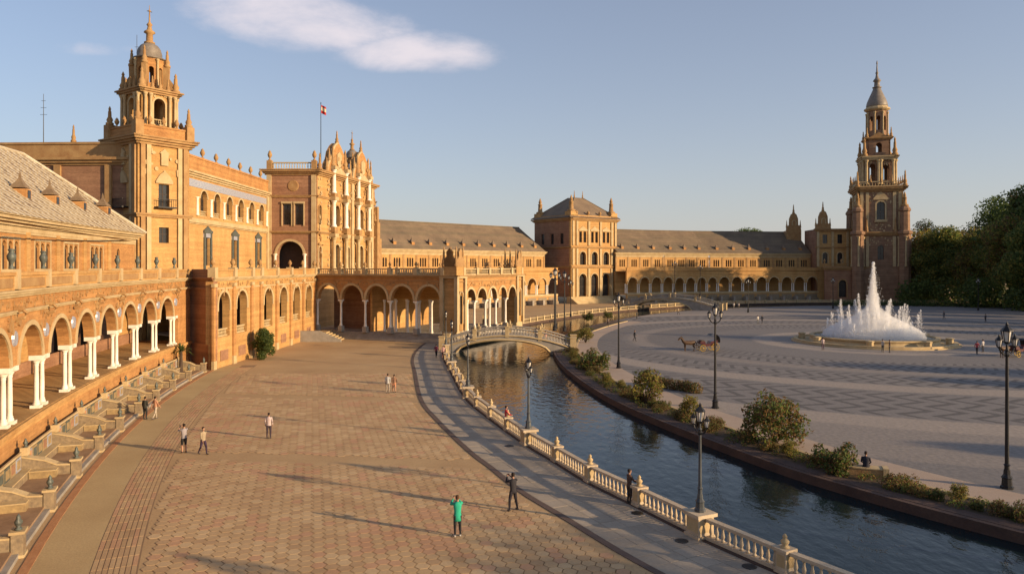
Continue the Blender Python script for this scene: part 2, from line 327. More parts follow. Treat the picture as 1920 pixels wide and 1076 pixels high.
def archpts(u, w, zs, rise, seg):
    return [(u - w / 2 * math.cos(math.pi * k / seg), zs + rise * math.sin(math.pi * k / seg)) for k in range(seg + 1)]
def wall(mb, fr, u0, u1, z0, z1, ops=(), t=.5, back=True, seg=10, mi=0, caps=True):
    def q(a, b, c, d):
        mb.add([fr(a, 0, c), fr(b, 0, c), fr(b, 0, d), fr(a, 0, d)], [(0, 1, 2, 3)], mi)
        if back: mb.add([fr(a, -t, c), fr(b, -t, c), fr(b, -t, d), fr(a, -t, d)], [(3, 2, 1, 0)], mi)
    cur = u0
    for u, wd, zb, zs, rise in sorted(ops):
        a, b = u - wd / 2, u + wd / 2
        if a > cur + 1e-4: q(cur, a, z0, z1)
        if zb > z0 + 1e-4:
            q(a, b, z0, zb); mb.add([fr(a, 0, zb), fr(b, 0, zb), fr(b, -t, zb), fr(a, -t, zb)], [(0, 1, 2, 3)], mi)
        if rise > 0: ap = archpts(u, wd, zs, rise, seg)
        else: ap = [(a, zs), (b, zs)]
        for (p, zp), (r, zr) in zip(ap, ap[1:]):
            mb.add([fr(p, 0, zp), fr(r, 0, zr), fr(r, 0, z1), fr(p, 0, z1)], [(0, 1, 2, 3)], mi)
            if back: mb.add([fr(p, -t, zp), fr(r, -t, zr), fr(r, -t, z1), fr(p, -t, z1)], [(3, 2, 1, 0)], mi)
            mb.add([fr(p, 0, zp), fr(r, 0, zr), fr(r, -t, zr), fr(p, -t, zp)], [(3, 2, 1, 0)], mi)
        for e in (a, b): mb.add([fr(e, 0, zb), fr(e, 0, zs), fr(e, -t, zs), fr(e, -t, zb)], [(0, 1, 2, 3)], mi)
        cur = b
    if cur < u1 - 1e-4: q(cur, u1, z0, z1)
    if caps:
        mb.add([fr(u0, 0, z1), fr(u1, 0, z1), fr(u1, -t, z1), fr(u0, -t, z1)], [(0, 1, 2, 3)], mi)
        for e in (u0, u1): mb.add([fr(e, 0, z0), fr(e, 0, z1), fr(e, -t, z1), fr(e, -t, z0)], [(0, 1, 2, 3)], mi)
    return mb
def ring(mb, fr, u, w, zs, rise, th, v0, v1, seg=12, mi=0, drop=0.):
    a = archpts(u, w, zs, rise, seg); b = archpts(u, w + 2 * th, zs, rise + th, seg)
    if drop: a = [(u - w / 2, zs - drop)] + a + [(u + w / 2, zs - drop)]; b = [(u - w / 2 - th, zs - drop)] + b + [(u + w / 2 + th, zs - drop)]
    for i in range(len(a) - 1):
        P = [fr(x, v, z) for v in (v0, v1) for x, z in (a[i], a[i + 1], b[i + 1], b[i])]
        mb.add(P, [(4, 5, 6, 7), (0, 1, 5, 4), (3, 7, 6, 2), (0, 4, 7, 3), (1, 2, 6, 5)], mi)
    return mb
def cornice(mb, fr, u0, u1, z, steps, mi=0):
    for h, p in steps: mb.box(fr, u0 - p, u1 + p, -.1, p, z, z + h, mi); z += h
    return z
_cr = random.Random(77)
def carve(fr, u0, u1, z0, z1, n, parent, size=.3, mat_='stone', d=.1):
    mb = MB()
    for i in range(n):
        u, z, q = _cr.uniform(u0, u1), _cr.uniform(z0, z1), size * _cr.uniform(.5, 1.2); e = q * _cr.uniform(.6, 1.8); dd = d * _cr.uniform(.5, 1.6)
        k = _cr.randrange(3)
        if k == 0: P = [(u - q, z), (u, z - e), (u + q, z), (u, z + e)]
        elif k == 1: P = [(u + q * math.cos(t), z + q * math.sin(t)) for t in [i * math.pi / 4 for i in range(8)]]
        else: P = [(u - q * .4, z - e), (u + q * .4, z - e), (u + q * .6, z + e * .6), (u, z + e), (u - q * .6, z + e * .6)]
        mb.prism(fr, P, -.03, dd)
    return tag(mb.build('carved_relief', mat_, parent), kind='stuff')
def window(fr, u, w, zb, zs, rise, parent, depth=.3, frame='stone', name='window', shutter=False):
    mb = MB(); t = .09
    P = [(u - w / 2, zb), (u + w / 2, zb)] + [(x, z) for x, z in reversed(archpts(u, w, zs, rise, 8))] if rise else [(u - w / 2, zb), (u + w / 2, zb), (u + w / 2, zs), (u - w / 2, zs)]
    mb.add([fr(x, -depth, z) for x, z in P], [tuple(range(len(P)))], 1)
    mb.box(fr, u - .04, u + .04, -depth, -depth + .06, zb, zs + rise * .95, 0)
    mb.box(fr, u - w / 2, u + w / 2, -depth, -depth + .05, zb + (zs - zb) * .55, zb + (zs - zb) * .55 + .07, 0)
    if rise: mb.box(fr, u - w / 2, u + w / 2, -depth, -depth + .055, zs - .04, zs + .04, 0)
    for s_ in (-1, 1): mb.box(fr, u + s_ * (w / 2 - t / 2) - t / 2, u + s_ * (w / 2 - t / 2) + t / 2, -depth, -depth + .065, zb, zs, 0)
    return mb.build(name, ['wood', 'glass'], parent)
def catmull(P, step):
    P = [Vector((p[0], p[1])) for p in P]; out = []
    for i in range(len(P) - 1):
        a, b, c, d = P[max(i - 1, 0)], P[i], P[i + 1], P[min(i + 2, len(P) - 1)]
        n = max(1, int((c - b).length / .3))
        for k in range(n):
            t = k / n; out.append(.5 * ((2 * b) + (c - a) * t + (2 * a - 5 * b + 4 * c - d) * t * t + (3 * b - a - 3 * c + d) * t ** 3))
    out.append(P[-1]); res = [out[0]]; acc = 0.
    for p, q in zip(out, out[1:]):
        L = (q - p).length
        while acc + L >= step:
            t = (step - acc) / L; p = p + (q - p) * t; res.append(p.copy()); L = (q - p).length; acc = 0
        acc += L
    return res
def G(px, py, z=0.):
    d = (CAMH - z) * FPX / (py - HOR); return Vector(((px - 960) / FPX * d, d, z))
def offset(P, k):
    out = []
    for i, p in enumerate(P):
        d = (P[min(i + 1, len(P) - 1)] - P[max(i - 1, 0)]).normalized(); out.append(p + Vector((-d.y, d.x)) * k)
    return out
def strip(mb, A, B, z, mi=0):
    n = len(A); mb.add([(p.x, p.y, z) for p in A] + [(p.x, p.y, z) for p in B], [(i, n + i, n + i + 1, i + 1) for i in range(n - 1)], mi); return mb
def stripbox(mb, A, B, z0, z1, mi=0):
    for i in range(len(A) - 1):
        mb.slab([(A[i].x, A[i].y), (B[i].x, B[i].y), (B[i + 1].x, B[i + 1].y), (A[i + 1].x, A[i + 1].y)], z0, z1, mi)
    return mb

# shared ornament meshes (local, base at z=0, height 1 unless said)
def lm(name, prof, mats, seg=10, smooth=True, extra=None, **k):
    b = MB().lathe((0, 0, 0), prof, seg, **k)
    if extra: extra(b)
    return b.mesh(name, mats, smooth=smooth)
me_urn = lm('urn', [(.26, 0), (.26, .1), (.1, .14), (.1, .22), (.3, .42), (.36, .6), (.26, .74), (.2, .8), (.26, .84), (.16, .9), (.05, 1), (.01, 1.04)], 'trim')
me_vase = lm('vase', [(.24, 0), (.24, .12), (.12, .16), (.14, .26), (.36, .5), (.4, .64), (.26, .78), (.2, .84), (.3, .93), (.3, .96), (.02, 1.0)], 'greenceramic', 12)
me_pin = lm('pinnacle', [(.24, 0), (.24, .12), (.15, .16), (.2, .28), (.15, .38), (.11, .44), (.1, .7), (.06, .8), (.09, .85), (.02, 1)], 'trim', 8)
me_obel = lm('obelisk', [(.3, 0), (.3, .1), (.17, .14), (.14, .55), (.19, .58), (.08, .66), (.13, .72), (.02, 1)], 'trim', 6)
me_fin = lm('finial', [(.2, 0), (.2, .08), (.09, .14), (.17, .34), (.19, .46), (.1, .62), (.07, .7), (.11, .78), (.06, .92), (.01, 1)], 'stone', 10)
me_darkfin = lm('finial_dark', [(.2, 0), (.2, .08), (.09, .14), (.2, .38), (.22, .5), (.1, .7), (.12, .8), (.01, 1)], 'greenceramic', 8)
me_col = lm('column', [(.21, 0), (.21, .04), (.165, .06), (.18, .08), (.14, .11), (.145, .45), (.125, .86), (.15, .88), (.13, .9), (.2, .95), (.22, .955), (.22, 1)], 'marble', 12)
me_colt = lm('column_stone', [(.21, 0), (.21, .04), (.165, .06), (.18, .08), (.14, .11), (.145, .45), (.125, .86), (.15, .88), (.13, .9), (.2, .95), (.22, .955), (.22, 1)], 'stone', 10)
me_bal = lm('baluster', [(.085, 0), (.085, .1), (.045, .14), (.06, .2), (.085, .34), (.075, .48), (.045, .7), (.04, .82), (.075, .88), (.085, .92), (.085, 1)], 'balstone', 8)

# ------------------------------------------------------------------ setting: ground, canal, plaza, promenade
FC = Vector((57.5, 119.0))                    # fountain centre
BLp = [(40, -10), (30, 4), (20, 16), (14.6, 23.4), (10.7, 29.3), (8.4, 33.3), (6.4, 37.5), (4.4, 41.6), (2.75, 46.1), (1.15, 50.3), (-1.75, 59.6), (-4.1, 68.6), (-6.9, 86),
       (-8.6, 97), (-9.4, 108), (-9, 120), (-6, 135), (0, 152), (9, 172), (22, 195), (36, 213), (52, 228), (72, 241), (95, 249), (120, 250), (145, 242), (175, 225), (230, 185)]
BRp = [(54, -6), (42, 9), (30.5, 24), (23, 33.6), (18.5, 40.5), (15, 48), (9.4, 65.9), (6.6, 85), (5.8, 102), (6.5, 115), (9, 130), (14, 146), (22, 165), (33, 185), (45, 201),
       (60, 214), (78, 224), (98, 230), (120, 230), (142, 222), (165, 207), (215, 170)]
BL, BR = catmull(BLp, 1.0), catmull(BRp, 1.0)
WZ = -.5
g = MB().slab([(-1500, -300), (1500, -300), (1500, 2500), (-1500, 2500)], -2.2, -1.6).build('ground', 'ground'); tag(g, kind='structure')
# promenade and building ground on the outside of the canal
from mathutils.geometry import tessellate_polygon
pp = [(p.x, p.y) for p in BL] + [(1200, 185), (1200, 1500), (-1200, 1500), (-1200, -200), (40, -200)]
pm = MB(); pm.add([(x, y, 0) for x, y in pp], [tuple(t) for t in tessellate_polygon([[Vector((x, y, 0)) for x, y in pp]])])
o = pm.build('promenade', 'prom'); tag(o, kind='structure')
# plaza inside the canal
mb = MB(); pts = [(p.x, p.y, 0) for p in BR] + [(600, 170, 0), (600, -60, 0), (60, -40, 0)]
mb.add([(110, 110, 0)] + pts, [(0, i + 1, i + 2) for i in range(len(pts) - 1)] + [(0, len(pts), 1)])
o = mb.build('plaza', plaza_mat(FC.x, FC.y)); tag(o, kind='structure')
# water
n = min(len(BL), len(BR)); RL = catmull(BLp, 2.5); RR = [min(BR, key=lambda q: (q - p).length) for p in RL]
o = strip(MB(), offset(RL, .6), [q + (q - p).normalized() * .6 for p, q in zip(RL, RR)], WZ).build('canal_water', 'water'); tag(o, kind='structure')
# canal walls (brick), inner and outer
mb = MB()
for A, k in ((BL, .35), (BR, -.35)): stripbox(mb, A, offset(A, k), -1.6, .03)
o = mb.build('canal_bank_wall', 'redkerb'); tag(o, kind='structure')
# grey walk beside the balustrade, with a dark edging
w0, w1, w2 = offset(BL, .36), offset(BL, 4.1), offset(BL, 4.45)
o = strip(MB(), w0[:175], w1[:175], .004).build('canal_walk', 'walk'); tag(o, kind='structure')
o = stripbox(MB(), w1[:175:2], w2[:175:2], -.05, .03).build('walk_edging', 'edge'); tag(o, kind='structure')
# slabs of the grey walk
wk = MB()
for i in range(20, 110, 1):
    for j in range(4):
        a, b = .42 + j * .92, .42 + j * .92 + .88
        A, B = offset(BL[i:i + 3], a), offset(BL[i:i + 3], b)
        p = [A[0], B[0], B[0] + (B[1] - B[0]) * .955, A[0] + (A[1] - A[0]) * .955]
        wk.slab([(q.x, q.y) for q in p], .0, .008 + random.random() * .008, random.randrange(2))
M['walkb'] = mat('grey_walk_slab', (.44, .37, .285), (.37, .31, .24), .7, .85, .2, 9, .3)
sl = wk.build('walk_slab', ['walk', 'walkb'], o); tag(sl, kind='stuff')
# planted strip on the plaza side
b0, b1, b2, b3 = offset(BR, -.36), offset(BR, -1.15), offset(BR, -3.3), offset(BR, -3.6)
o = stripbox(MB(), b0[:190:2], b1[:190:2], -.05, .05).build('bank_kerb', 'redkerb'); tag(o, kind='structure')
o = strip(MB(), b1[:190], b2[:190], .02).build('planting_bed', 'soil'); tag(o, kind='structure')
o = stripbox(MB(), b2[:190:2], b3[:190:2], -.05, .12).build('bed_kerb', 'stone'); tag(o, kind='structure')
o = strip(MB(), b3[:190], offset(BR, -6.6)[:190], .006).build('gravel_path', 'pinkpath'); tag(o, kind='structure')
# promenade paving by the arcade: sandy band, striped courses, hexagonal tiles
NG = Arc()         # near arcade line; v points to the plaza
def nbox(mb, u0, u1, v0, v1, z0, z1, mi=0): return mb.box(NG, u0, u1, v0, v1, z0, z1, mi)
o = nbox(MB(), -40, 46, 3.42, 3.8, -.05, .03).build('alcove_kerb', 'orangekerb'); tag(o, kind='structure')
o = nbox(MB(), -40, 50, 3.8, 6.0, -.05, .006).build('sandy_band', 'band'); tag(o, kind='structure')
st = MB()
for k in range(8):
    v = 6.04 + k * .21
    for j in range(70): nbox(st, -36 + j * 1.2, -36 + j * 1.2 + 1.16, v, v + .17, -.02, .012 + random.random() * .006, random.choice((0, 0, 1, 2)))
sb = nbox(MB(), -38, 50, 6.0, 7.75, -.05, .004).build('striped_band', 'joint'); tag(sb, kind='structure')
q = st.build('paving_brick', ['hex1', 'hex4', 'hex2'], sb); tag(q, kind='stuff')
S = .335                                       # hexagon radius
def bdist(p):
    i = min(range(15, 112), key=lambda i: (p - BL[i]).length_squared); d = (BL[i + 1] - BL[i - 1]).normalized()
    return (p - BL[i]).dot(Vector((-d.y, d.x)))
A_, B_ = [], []
c30, dx, dy = math.cos(R(30)), S * 1.5, S * math.sqrt(3)
rot = R(15); ca, sa = math.cos(rot), math.sin(rot)
for i in range(-70, 110):
    for j in range(-60, 110):
        X, Y = i * dx, j * dy + (dy / 2 if i % 2 else 0)
        p = Vector((-12 + X * ca - Y * sa, 40 + X * sa + Y * ca))
        if not (26.5 < p.y < 84): continue
        if abs(p.y - 46.6 + (p.x + 12) * .12) < 1.0 or abs(p.y - 68 + (p.x + 12) * .12) < 1.0: continue
        if p.x / p.y < -.75: continue
        v = NG.inv(p)[1]
        if v < 8.1 or p.x / p.y < -.75: continue
        if bdist(p) < 4.9: continue
        (A_ if p.y < 46.6 else B_).append(p)
hx = [(S * .94 * math.cos(rot + k * math.pi / 3), S * .94 * math.sin(rot + k * math.pi / 3)) for k in range(6)]
tm = [MB().slab(hx, -.02, .014).mesh('paving_tile', m_) for m_ in ('hex1', 'hex2', 'hex3', 'hex4')]
A_.sort(key=lambda p: p.y)
def pick(p):
    r = random.random(); k = math.sin(p.x * .35) * math.cos(p.y * .28)
    return (1 if r < .45 else 0) if k > .55 else (0 if r < .5 else 2 if r < .7 else 3 if r < .88 else 1)
bed = MB()
for p in A_ + B_: bed.slab([(p.x + x * 1.12, p.y + y * 1.12) for x, y in hx], -.03, .003)
bo = bed.build('tile_joint_bed', 'joint'); tag(bo, kind='structure')
vis = [p for p in A_ if p.y > 28.6 and abs(p.x / p.y) < .69]
vset = set(id(p) for p in vis[:300])
for p in vis[:300]:
    q = inst('paving_tile', tm[pick(p)], bo, (p.x, p.y, random.random() * .006), 0)
rest = MB()
for p in A_ + B_:
    if id(p) in vset: continue
    rest.slab([(p.x + x, p.y + y) for x, y in hx], .0, .014 + random.random() * .006, pick(p))
q = rest.build('paving_tile', ['hex1', 'hex2', 'hex3', 'hex4'], bo); tag(q, kind='stuff')
# drain covers on the walk
for px, py in ((1278, 1014), (1405, 1062), (955, 836), (1195, 962)):
    p = G(px, py); d = MB().lathe((p.x, p.y, .0), [(.3, 0), (.3, .03), (.24, .034), (.2, .03)], 14)
    for k in range(4): d.box(ID, p.x - .18, p.x + .18, p.y - .16 + k * .09, p.y - .12 + k * .09, .02, .036)
    tag(d.build('drain_cover', 'iron'), 'round dark iron drain cover set in the grey canal walk', 'drain cover', 'drain covers in the canal walk')

# ------------------------------------------------------------------ lamps
def lantern_head(root, z, s, side=True):
    a = MB()
    if side:
        for sg in (-1, 1):
            pts = [(sg * s * (.1 + .48 * math.sin(t)), 0, z + s * (.1 - .62 + .62 * (1 - math.cos(t)))) for t in [k * math.pi / 8 for k in range(6)]]
            a.tube([(0, 0, z - .55 * s)] + pts, .035 * s + .008, 6)
        a.lathe((0, 0, z - .6 * s), [(.1 * s, 0), (.14 * s, .1 * s), (.08 * s, .25 * s)], 8)
        a.build('lamp_arm', 'iron', root)
    for sg in ((-1, 0, 1) if side else (0,)):
        k = s * (.62 if sg else 1.); x = sg * .55 * s; zz = z + (-.1 * s if sg else .12 * s)
        l = MB().lathe((x, 0, zz), [(.09 * k, -.1 * k), (.16 * k, 0), (.17 * k, .03 * k)], 6)
        for h in range(6):
            t = h * math.pi / 3; l.tube([(x + .16 * k * math.cos(t), .16 * k * math.sin(t), zz), (x + .25 * k * math.cos(t), .25 * k * math.sin(t), zz + .55 * k)], .018 * k + .004, 4)
        l.lathe((x, 0, zz + .55 * k), [(.3 * k, 0), (.27 * k, .06 * k), (.13 * k, .22 * k), (.06 * k, .3 * k), (.08 * k, .34 * k), (.01 * k, .48 * k)], 6)
        lo = l.build('lantern', 'iron', root)
        MB().lathe((x, 0, zz), [(.13 * k, .03 * k), (.21 * k, .53 * k)], 6).build('lantern_glass', 'lantern', lo)
def make_lamp(h, s, iron='ironblue'):
    r = thing('street_lamp', '', 'street lamp')
    MB().lathe((0, 0, 0), [(.3 * s, 0), (.3 * s, .12), (.24 * s, .16), (.22 * s, .5 * s), (.27 * s, .55 * s), (.16 * s, .7 * s), (.14 * s, .95 * s)], 8).build('lamp_base', iron, r)
    MB().lathe((0, 0, .9 * s), [(.12 * s, 0), (.12 * s, .25), (.16 * s, .3), (.1 * s, .36), (.085 * s, (h - 1.9 * s) * .5), (.07 * s, h - 2.1 * s), (.11 * s, h - 2.05 * s), (.06 * s, h - 1.95 * s), (.05 * s, h - 1.75 * s)], 10).build('lamp_shaft', iron, r)
    lantern_head(r, h - .85 * s, s)
    return r
def place(proto, loc, label, group, used=set(), rz=0.):
    o = proto if id(proto) not in used and not used.add(id(proto)) else copy_tree(proto)
    o.location = loc; o.rotation_euler = (0, 0, rz); tag(o, label, None, group); ORG[o.name] = Vector(loc); return o
LS = make_lamp(4.6, .82); LT = make_lamp(8.7, 1.08, 'iron')

# ------------------------------------------------------------------ canal balustrade
S0 = catmull(BLp, .05)
i0 = min(range(len(S0)), key=lambda i: (S0[i] - Vector((8.4, 33.3))).length)
PIT = 4.65
ped = []
k = -5
while True:
    i = i0 + int(round(k * PIT / .05))
    if i >= len(S0) or S0[max(i, 0)].y > 106: break
    if i >= 0: ped.append((k, S0[i]))
    k += 1
bal = thing('canal_balustrade', 'stone balustrade with pedestals along the near bank of the canal', 'balustrade', (ped[5][1].x, ped[5][1].y, 0))
pm_ = MB().box(ID, -.3, .3, -.3, .3, 0, .14).box(ID, -.25, .25, -.25, .25, .14, .88).box(ID, -.33, .33, -.33, .33, .88, 1.0).box(ID, -.2, .2, -.255, .255, .28, .76, 1).box(ID, -.255, .255, -.2, .2, .28, .76, 1)
me_ped = pm_.mesh('pedestal', ['balstone', 'stone'])
pb_ = MB().box(ID, -.5, .5, -.5, .5, 0, .14).box(ID, -.42, .42, -.42, .42, .14, .95).box(ID, -.54, .54, -.54, .54, .95, 1.1).box(ID, -.36, .36, -.43, .43, .28, .82, 1).box(ID, -.43, .43, -.36, .36, .28, .82, 1)
me_pedl = pb_.mesh('pedestal_large', ['balstone', 'stone'])
nb = 0
for (k, p), (k2, q) in zip(ped, ped[1:] + [(None, None)]):
    d = ((q or p) - (ped[max(ped.index((k, p)) - 1, 0)][1] if q is None else p)).normalized(); rz = math.atan2(d.y, d.x)
    lampy = k % 4 == 0
    po = inst('pedestal', me_pedl if lampy else me_ped, bal, (p.x, p.y, 0), rz)
    if lampy:
        nm = {0: 'second', 4: 'third'}.get(k)
        place(LS, (p.x, p.y, 1.1), 'grey iron lamp with three lanterns on a pedestal of the canal balustrade', 'lamps on the canal balustrade', rz=rz)
    else:
        f = inst('finial', me_fin, bal, (p.x, p.y, 1.0), 0, (.9, .9, .55))
    if q is not None:
        fr = Fr(p, q - p); L = (q - p).length; a, b = (.5 if lampy else .31), L - (.5 if k2 % 4 == 0 else .31)
        MB().box(fr, a, b, -.17, .17, .0, .16).build('plinth', 'balstone', bal)
        MB().box(fr, a, b, -.15, .15, .80, .93).build('handrail', 'balstone', bal)
        n = int((b - a) / .345)
        for j in range(n):
            u = a + (j + .5) * (b - a) / n; c = fr(u, 0, .16); inst('baluster', me_bal, bal, c, rz, (1, 1, .64)); nb += 1
def simple_balustrade(mb, fr, u0, u1, z, h=1., pitch=.5, v=0., mi=0, seg=6):
    mb.box(fr, u0, u1, v - .16, v + .16, z, z + .16 * h, mi); mb.box(fr, u0, u1, v - .18, v + .18, z + .84 * h, z + h, mi)
    n = max(1, int((u1 - u0) / pitch))
    for j in range(n):
        c = fr(u0 + (j + .5) * (u1 - u0) / n, v, z + .16 * h); mb.lathe(c, [(.09, 0), (.05, .1 * h), (.12, .28 * h), (.05, .5 * h), (.09, .68 * h)], seg, mi)
    return mb

# ------------------------------------------------------------------ near arcade with its terrace, alcoves and upper wing
BAY = 6.3
arc = thing('arcade_gallery', 'long ochre brick arcade with paired white columns and a terrace above tiled bench alcoves', 'arcade', NG(0, 0, 0))
U0, U1 = -3 * BAY, 49.6
def bays():
    k = -3
    while True:
        a = k * BAY; b = min(a + BAY, U1)
        if a >= U1 - 1: break
        yield k, a, b; k += 1
for k, a, b in bays():
    w_ = MB(); c = a + BAY / 2
    last = b - a < BAY - .1; OW = BAY - 1.65
    if last: wall(w_, NG, a, a + 3, 6.45, 10.3, (), .75); wall(w_, NG, a + 3, b, 6.45, 10.3, (), .75); w_.box(NG, a + .95, b, -.75, 0, 3.15, 6.448)
    else: wall(w_, NG, a, b, 6.45, 10.3, [(c, OW, 6.45, 6.45, 2.1)], .75)
    w_.build('arch_bay', 'brick2', arc)
    MB().box(NG, a, b, -6, .12, 2.55, 3.15).box(NG, a, b, .12, .3, 2.85, 3.12).build('floor_band', 'brick', arc)
    wall(MB(), NG, a, b, 0, 2.55, (), .5).build('plinth_wall', 'brick2', arc)
    if not last: ring(MB(), NG, c, OW, 6.45, 2.1, .3, -.02, .09, 14).build('archivolt', 'stone', arc)
    m_ = MB(); z = cornice(m_, NG, a, b, 9.35, [(.12, .12), (.1, .22)]); cornice(m_, NG, a, b, 10.3, [(.14, .14), (.14, .3), (.12, .42)]); m_.build('cornice', 'stone', arc)
    MB().box(NG, a, b, -.4, .1, 10.7, 11.5).box(NG, a, b, -.5, .2, 11.5, 11.7).box(NG, a + .8, b - .8, .1, .16, 10.85, 11.35, 1).build('parapet', ['brick', 'trim'], arc)
    MB().box(NG, a, b, -6.0, -.4, 10.32, 10.5).build('terrace_slab', 'paleplat', arc)
    wb = MB(); bf = Arc(-6)
    if k in (4, 5, 6): wall(wb, bf, a, b, 3.15, 10.32, [(c, 4.4, 3.15, 6.2, 1.9)], .4)
    else: wall(wb, bf, a, b, 3.15, 10.32, (), .4)
    wb.box(NG, a, b, -6, -5.9, 3.15, 4.3, 1).build('rear_wall', ['brick', 'redbrick'], arc)
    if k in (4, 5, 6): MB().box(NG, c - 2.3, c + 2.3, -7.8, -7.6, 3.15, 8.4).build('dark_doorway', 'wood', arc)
    # columns: a pair under each pier
    for s_ in (-.58, .58):
        MB().box(NG, a + s_ - .29, a + s_ + .29, -.66, -.08, 3.15, 3.33).build('column_base', 'marble', arc)
        inst('column', me_col, arc, NG(a + s_, -.37, 3.33), 0, (1.0, 1.0, 2.82))
    MB().box(NG, a - .92, a - .26, -.7, .0, 6.15, 6.449).box(NG, a + .26, a + .92, -.7, .0, 6.15, 6.449).build('impost', 'marble', arc)
    # ceramic medallion over each pair, console on the frieze, vase on the parapet
    me_ = MB(); f2 = NG
    P = [NG(a + .4 * math.cos(t), .1, 8.0 + .4 * math.sin(t)) for t in [2 * math.pi * i / 14 for i in range(14)]]
    Q = [NG(a + .46 * math.cos(t), 0, 8.0 + .46 * math.sin(t)) for t in [2 * math.pi * i / 14 for i in range(14)]]
    me_.add(P + Q, [tuple(range(14))] + [(i, i + 14, (i + 1) % 14 + 14, (i + 1) % 14) for i in range(14)]); me_.build('medallion', 'blueceramic', arc)
    carve(NG, a - 1.3, a + 1.3, 8.2, 9.25, 16, arc, .17, 'trim', .08); carve(NG, a, b, 9.62, 10.25, 22, arc, .13, 'trim', .06)
    cs = MB(); cs.box(NG, a - .16, a + .16, .02, .5, 9.57, 9.78); cs.tube([NG(a, .1, 9.05), NG(a, .5, 9.15), NG(a, .62, 9.4), NG(a, .4, 9.6), NG(a, .2, 9.5)], .11, 6)
    cs.build('console', 'trim', arc)
    MB().box(NG, a - .34, a + .34, -.52, .26, 10.75, 11.86).build('parapet_pier', 'stone', arc)
    inst('vase', me_vase, arc, NG(a, -.13, 11.86), 0, (.6, .6, 1.15))
# alcoves
def alcove():
    r = thing('bench_alcove', '', 'bench alcove'); B = BAY
    MB().box(ID, .28, B - .28, .02, 3.75, 0, .22).box(ID, .28, B - .28, .02, 3.4, .22, .36, 1).build('platform', ['greystone', 'paleplat'], r)
    MB().box(ID, .28, B - .28, .12, .7, .36, .84).box(ID, .28, B - .28, .1, .74, .84, .92, 1).build('bench', ['tilemix', 'stone'], r)
    MB().box(ID, .28, B - .28, .02, .12, .92, 1.95).box(ID, .28, B - .28, .01, .16, 1.95, 2.1, 1).box(ID, 1.6, B - 1.6, .12, .15, 1.05, 1.85, 2).build('tiled_backrest', ['tilemix', 'stone', 'tilemix2'], r)
    for i in range(5):
        x = .55 + i * (B - 1.1) / 5
        MB().box(ID, x + .06, x + (B - 1.1) / 5 - .06, .15, .19, 1.0, 1.9).box(ID, x + .2, x + (B - 1.1) / 5 - .2, .19, .21, 1.15, 1.75, 1).build('painted_tile_panel', [('blueceramic', 'tilemix2', 'greenceramic', 'tilemix2', 'blueceramic')[i], ('tilemix2', 'redbrick', 'tilemix2', 'greenceramic', 'orangekerb')[i]], r)
    for s_ in (0, 1):
        x = .28 if s_ == 0 else B - .28 - .55
        MB().box(ID, x, x + .55, .74, 2.5, .36, .80).box(ID, x - .02, x + .57, .74, 2.52, .80, .87, 1).build('side_bench', ['tilemix2', 'stone'], r)
    MB().prism(Fr2(), [(.0, 0), (3.3, 0), (3.3, .95), (2.4, 1.0), (1.6, 1.35), (.0, 1.7)], -.27, .27).prism(Fr2(), [(-.0, 1.7), (1.6, 1.35), (2.4, 1.0), (3.3, .95), (3.3, 1.05), (2.4, 1.1), (1.6, 1.45), (0, 1.8)], -.31, .31, 1).build('side_wall', ['tilemix', 'stone'], r)
    MB().box(ID, -.36, .36, 3.3, 4.02, 0, .15).box(ID, -.3, .3, 3.36, 3.96, .15, 1.2, 1).box(ID, -.38, .38, 3.28, 4.04, 1.2, 1.34).build('post', ['stone', 'tilemix'], r)
    f = inst('finial', me_darkfin, r, (0, 3.66, 1.34), 0, (1, 1, .8))
    MB().box(ID, -.3, .3, .0, .5, 1.8, 2.35).build('inner_post', 'stone', r)
    inst('finial', me_darkfin, r, (0, .28, 2.35), 0, (.8, .8, .6))
    return r
class Fr2(Fr):                                  # (y,z) profile extruded along x
    def __init__(s): s.o = Vector((0, 0, 0)); s.U = Vector((0, 1, 0)); s.V = Vector((1, 0, 0))
al = alcove()
# alcove local x runs along the wall, y out of it (mirrored frame kept right-handed)
ang = math.atan2(-.257, .966)
first = True
for k in range(-3, 7):
    o = al if first else copy_tree(al); first = False
    # x must run along -U so that y points to the plaza
    o.location = NG((k + 1) * BAY, .34, 0); ua_ = NG.ax((k + .5) * BAY)[0]; o.rotation_euler = (0, 0, math.atan2(-ua_.y, -ua_.x))
    o.scale = (1, .74, .82)
    tag(o, 'tiled bench alcove with low side walls and posts at the foot of the arcade', None, 'tiled bench alcoves'); ORG[o.name] = o.location.copy()

# upper wing behind the near terrace
UW = Arc(-6); UE = 48.6
wing = thing('arcade_wing', 'brick wing with groups of three arched windows under a pale glazed tile hip roof', 'building', UW(0, 0, 10))
ops = []; wins = []
for g_ in range(-3, 8):
    for s_ in (-1.15, 0, 1.15): wins.append((g_ * 6.45 + 5.7 + s_, .82))
wins = [x for x in wins if x[0] < UE - 6]
wins.append((43.9, .82))
wb = wall(MB(), UW, U0 - 6, UE, 10.5, 15.0, [(u, w_, 11.4, 13.6, .4) for u, w_ in wins], .5, False); wb.build('wall', 'brick2', wing)
for u, w_ in wins: window(UW, u, w_, 11.4, 13.6, .4, wing, .22)
for g_ in range(-3, 8):
    u = g_ * 6.45 + 5.7
    if u < UE - 7: 
        b_ = MB().box(UW, u - 1.75, u + 1.75, .0, .12, 11.2, 11.4).box(UW, u - 1.75, u + 1.75, 0, .1, 14.15, 14.32)
        for s_ in (-1.72, -.575, .575, 1.72): b_.box(UW, u + s_ - .07, u + s_ + .07, 0, .05, 11.4, 14.15)
        b_.build('window_surround', 'stone', wing)
        MB().box(UW, u + 2.8, u + 3.6, 0, .14, 10.5, 15.0).build('pilaster', 'brick', wing)
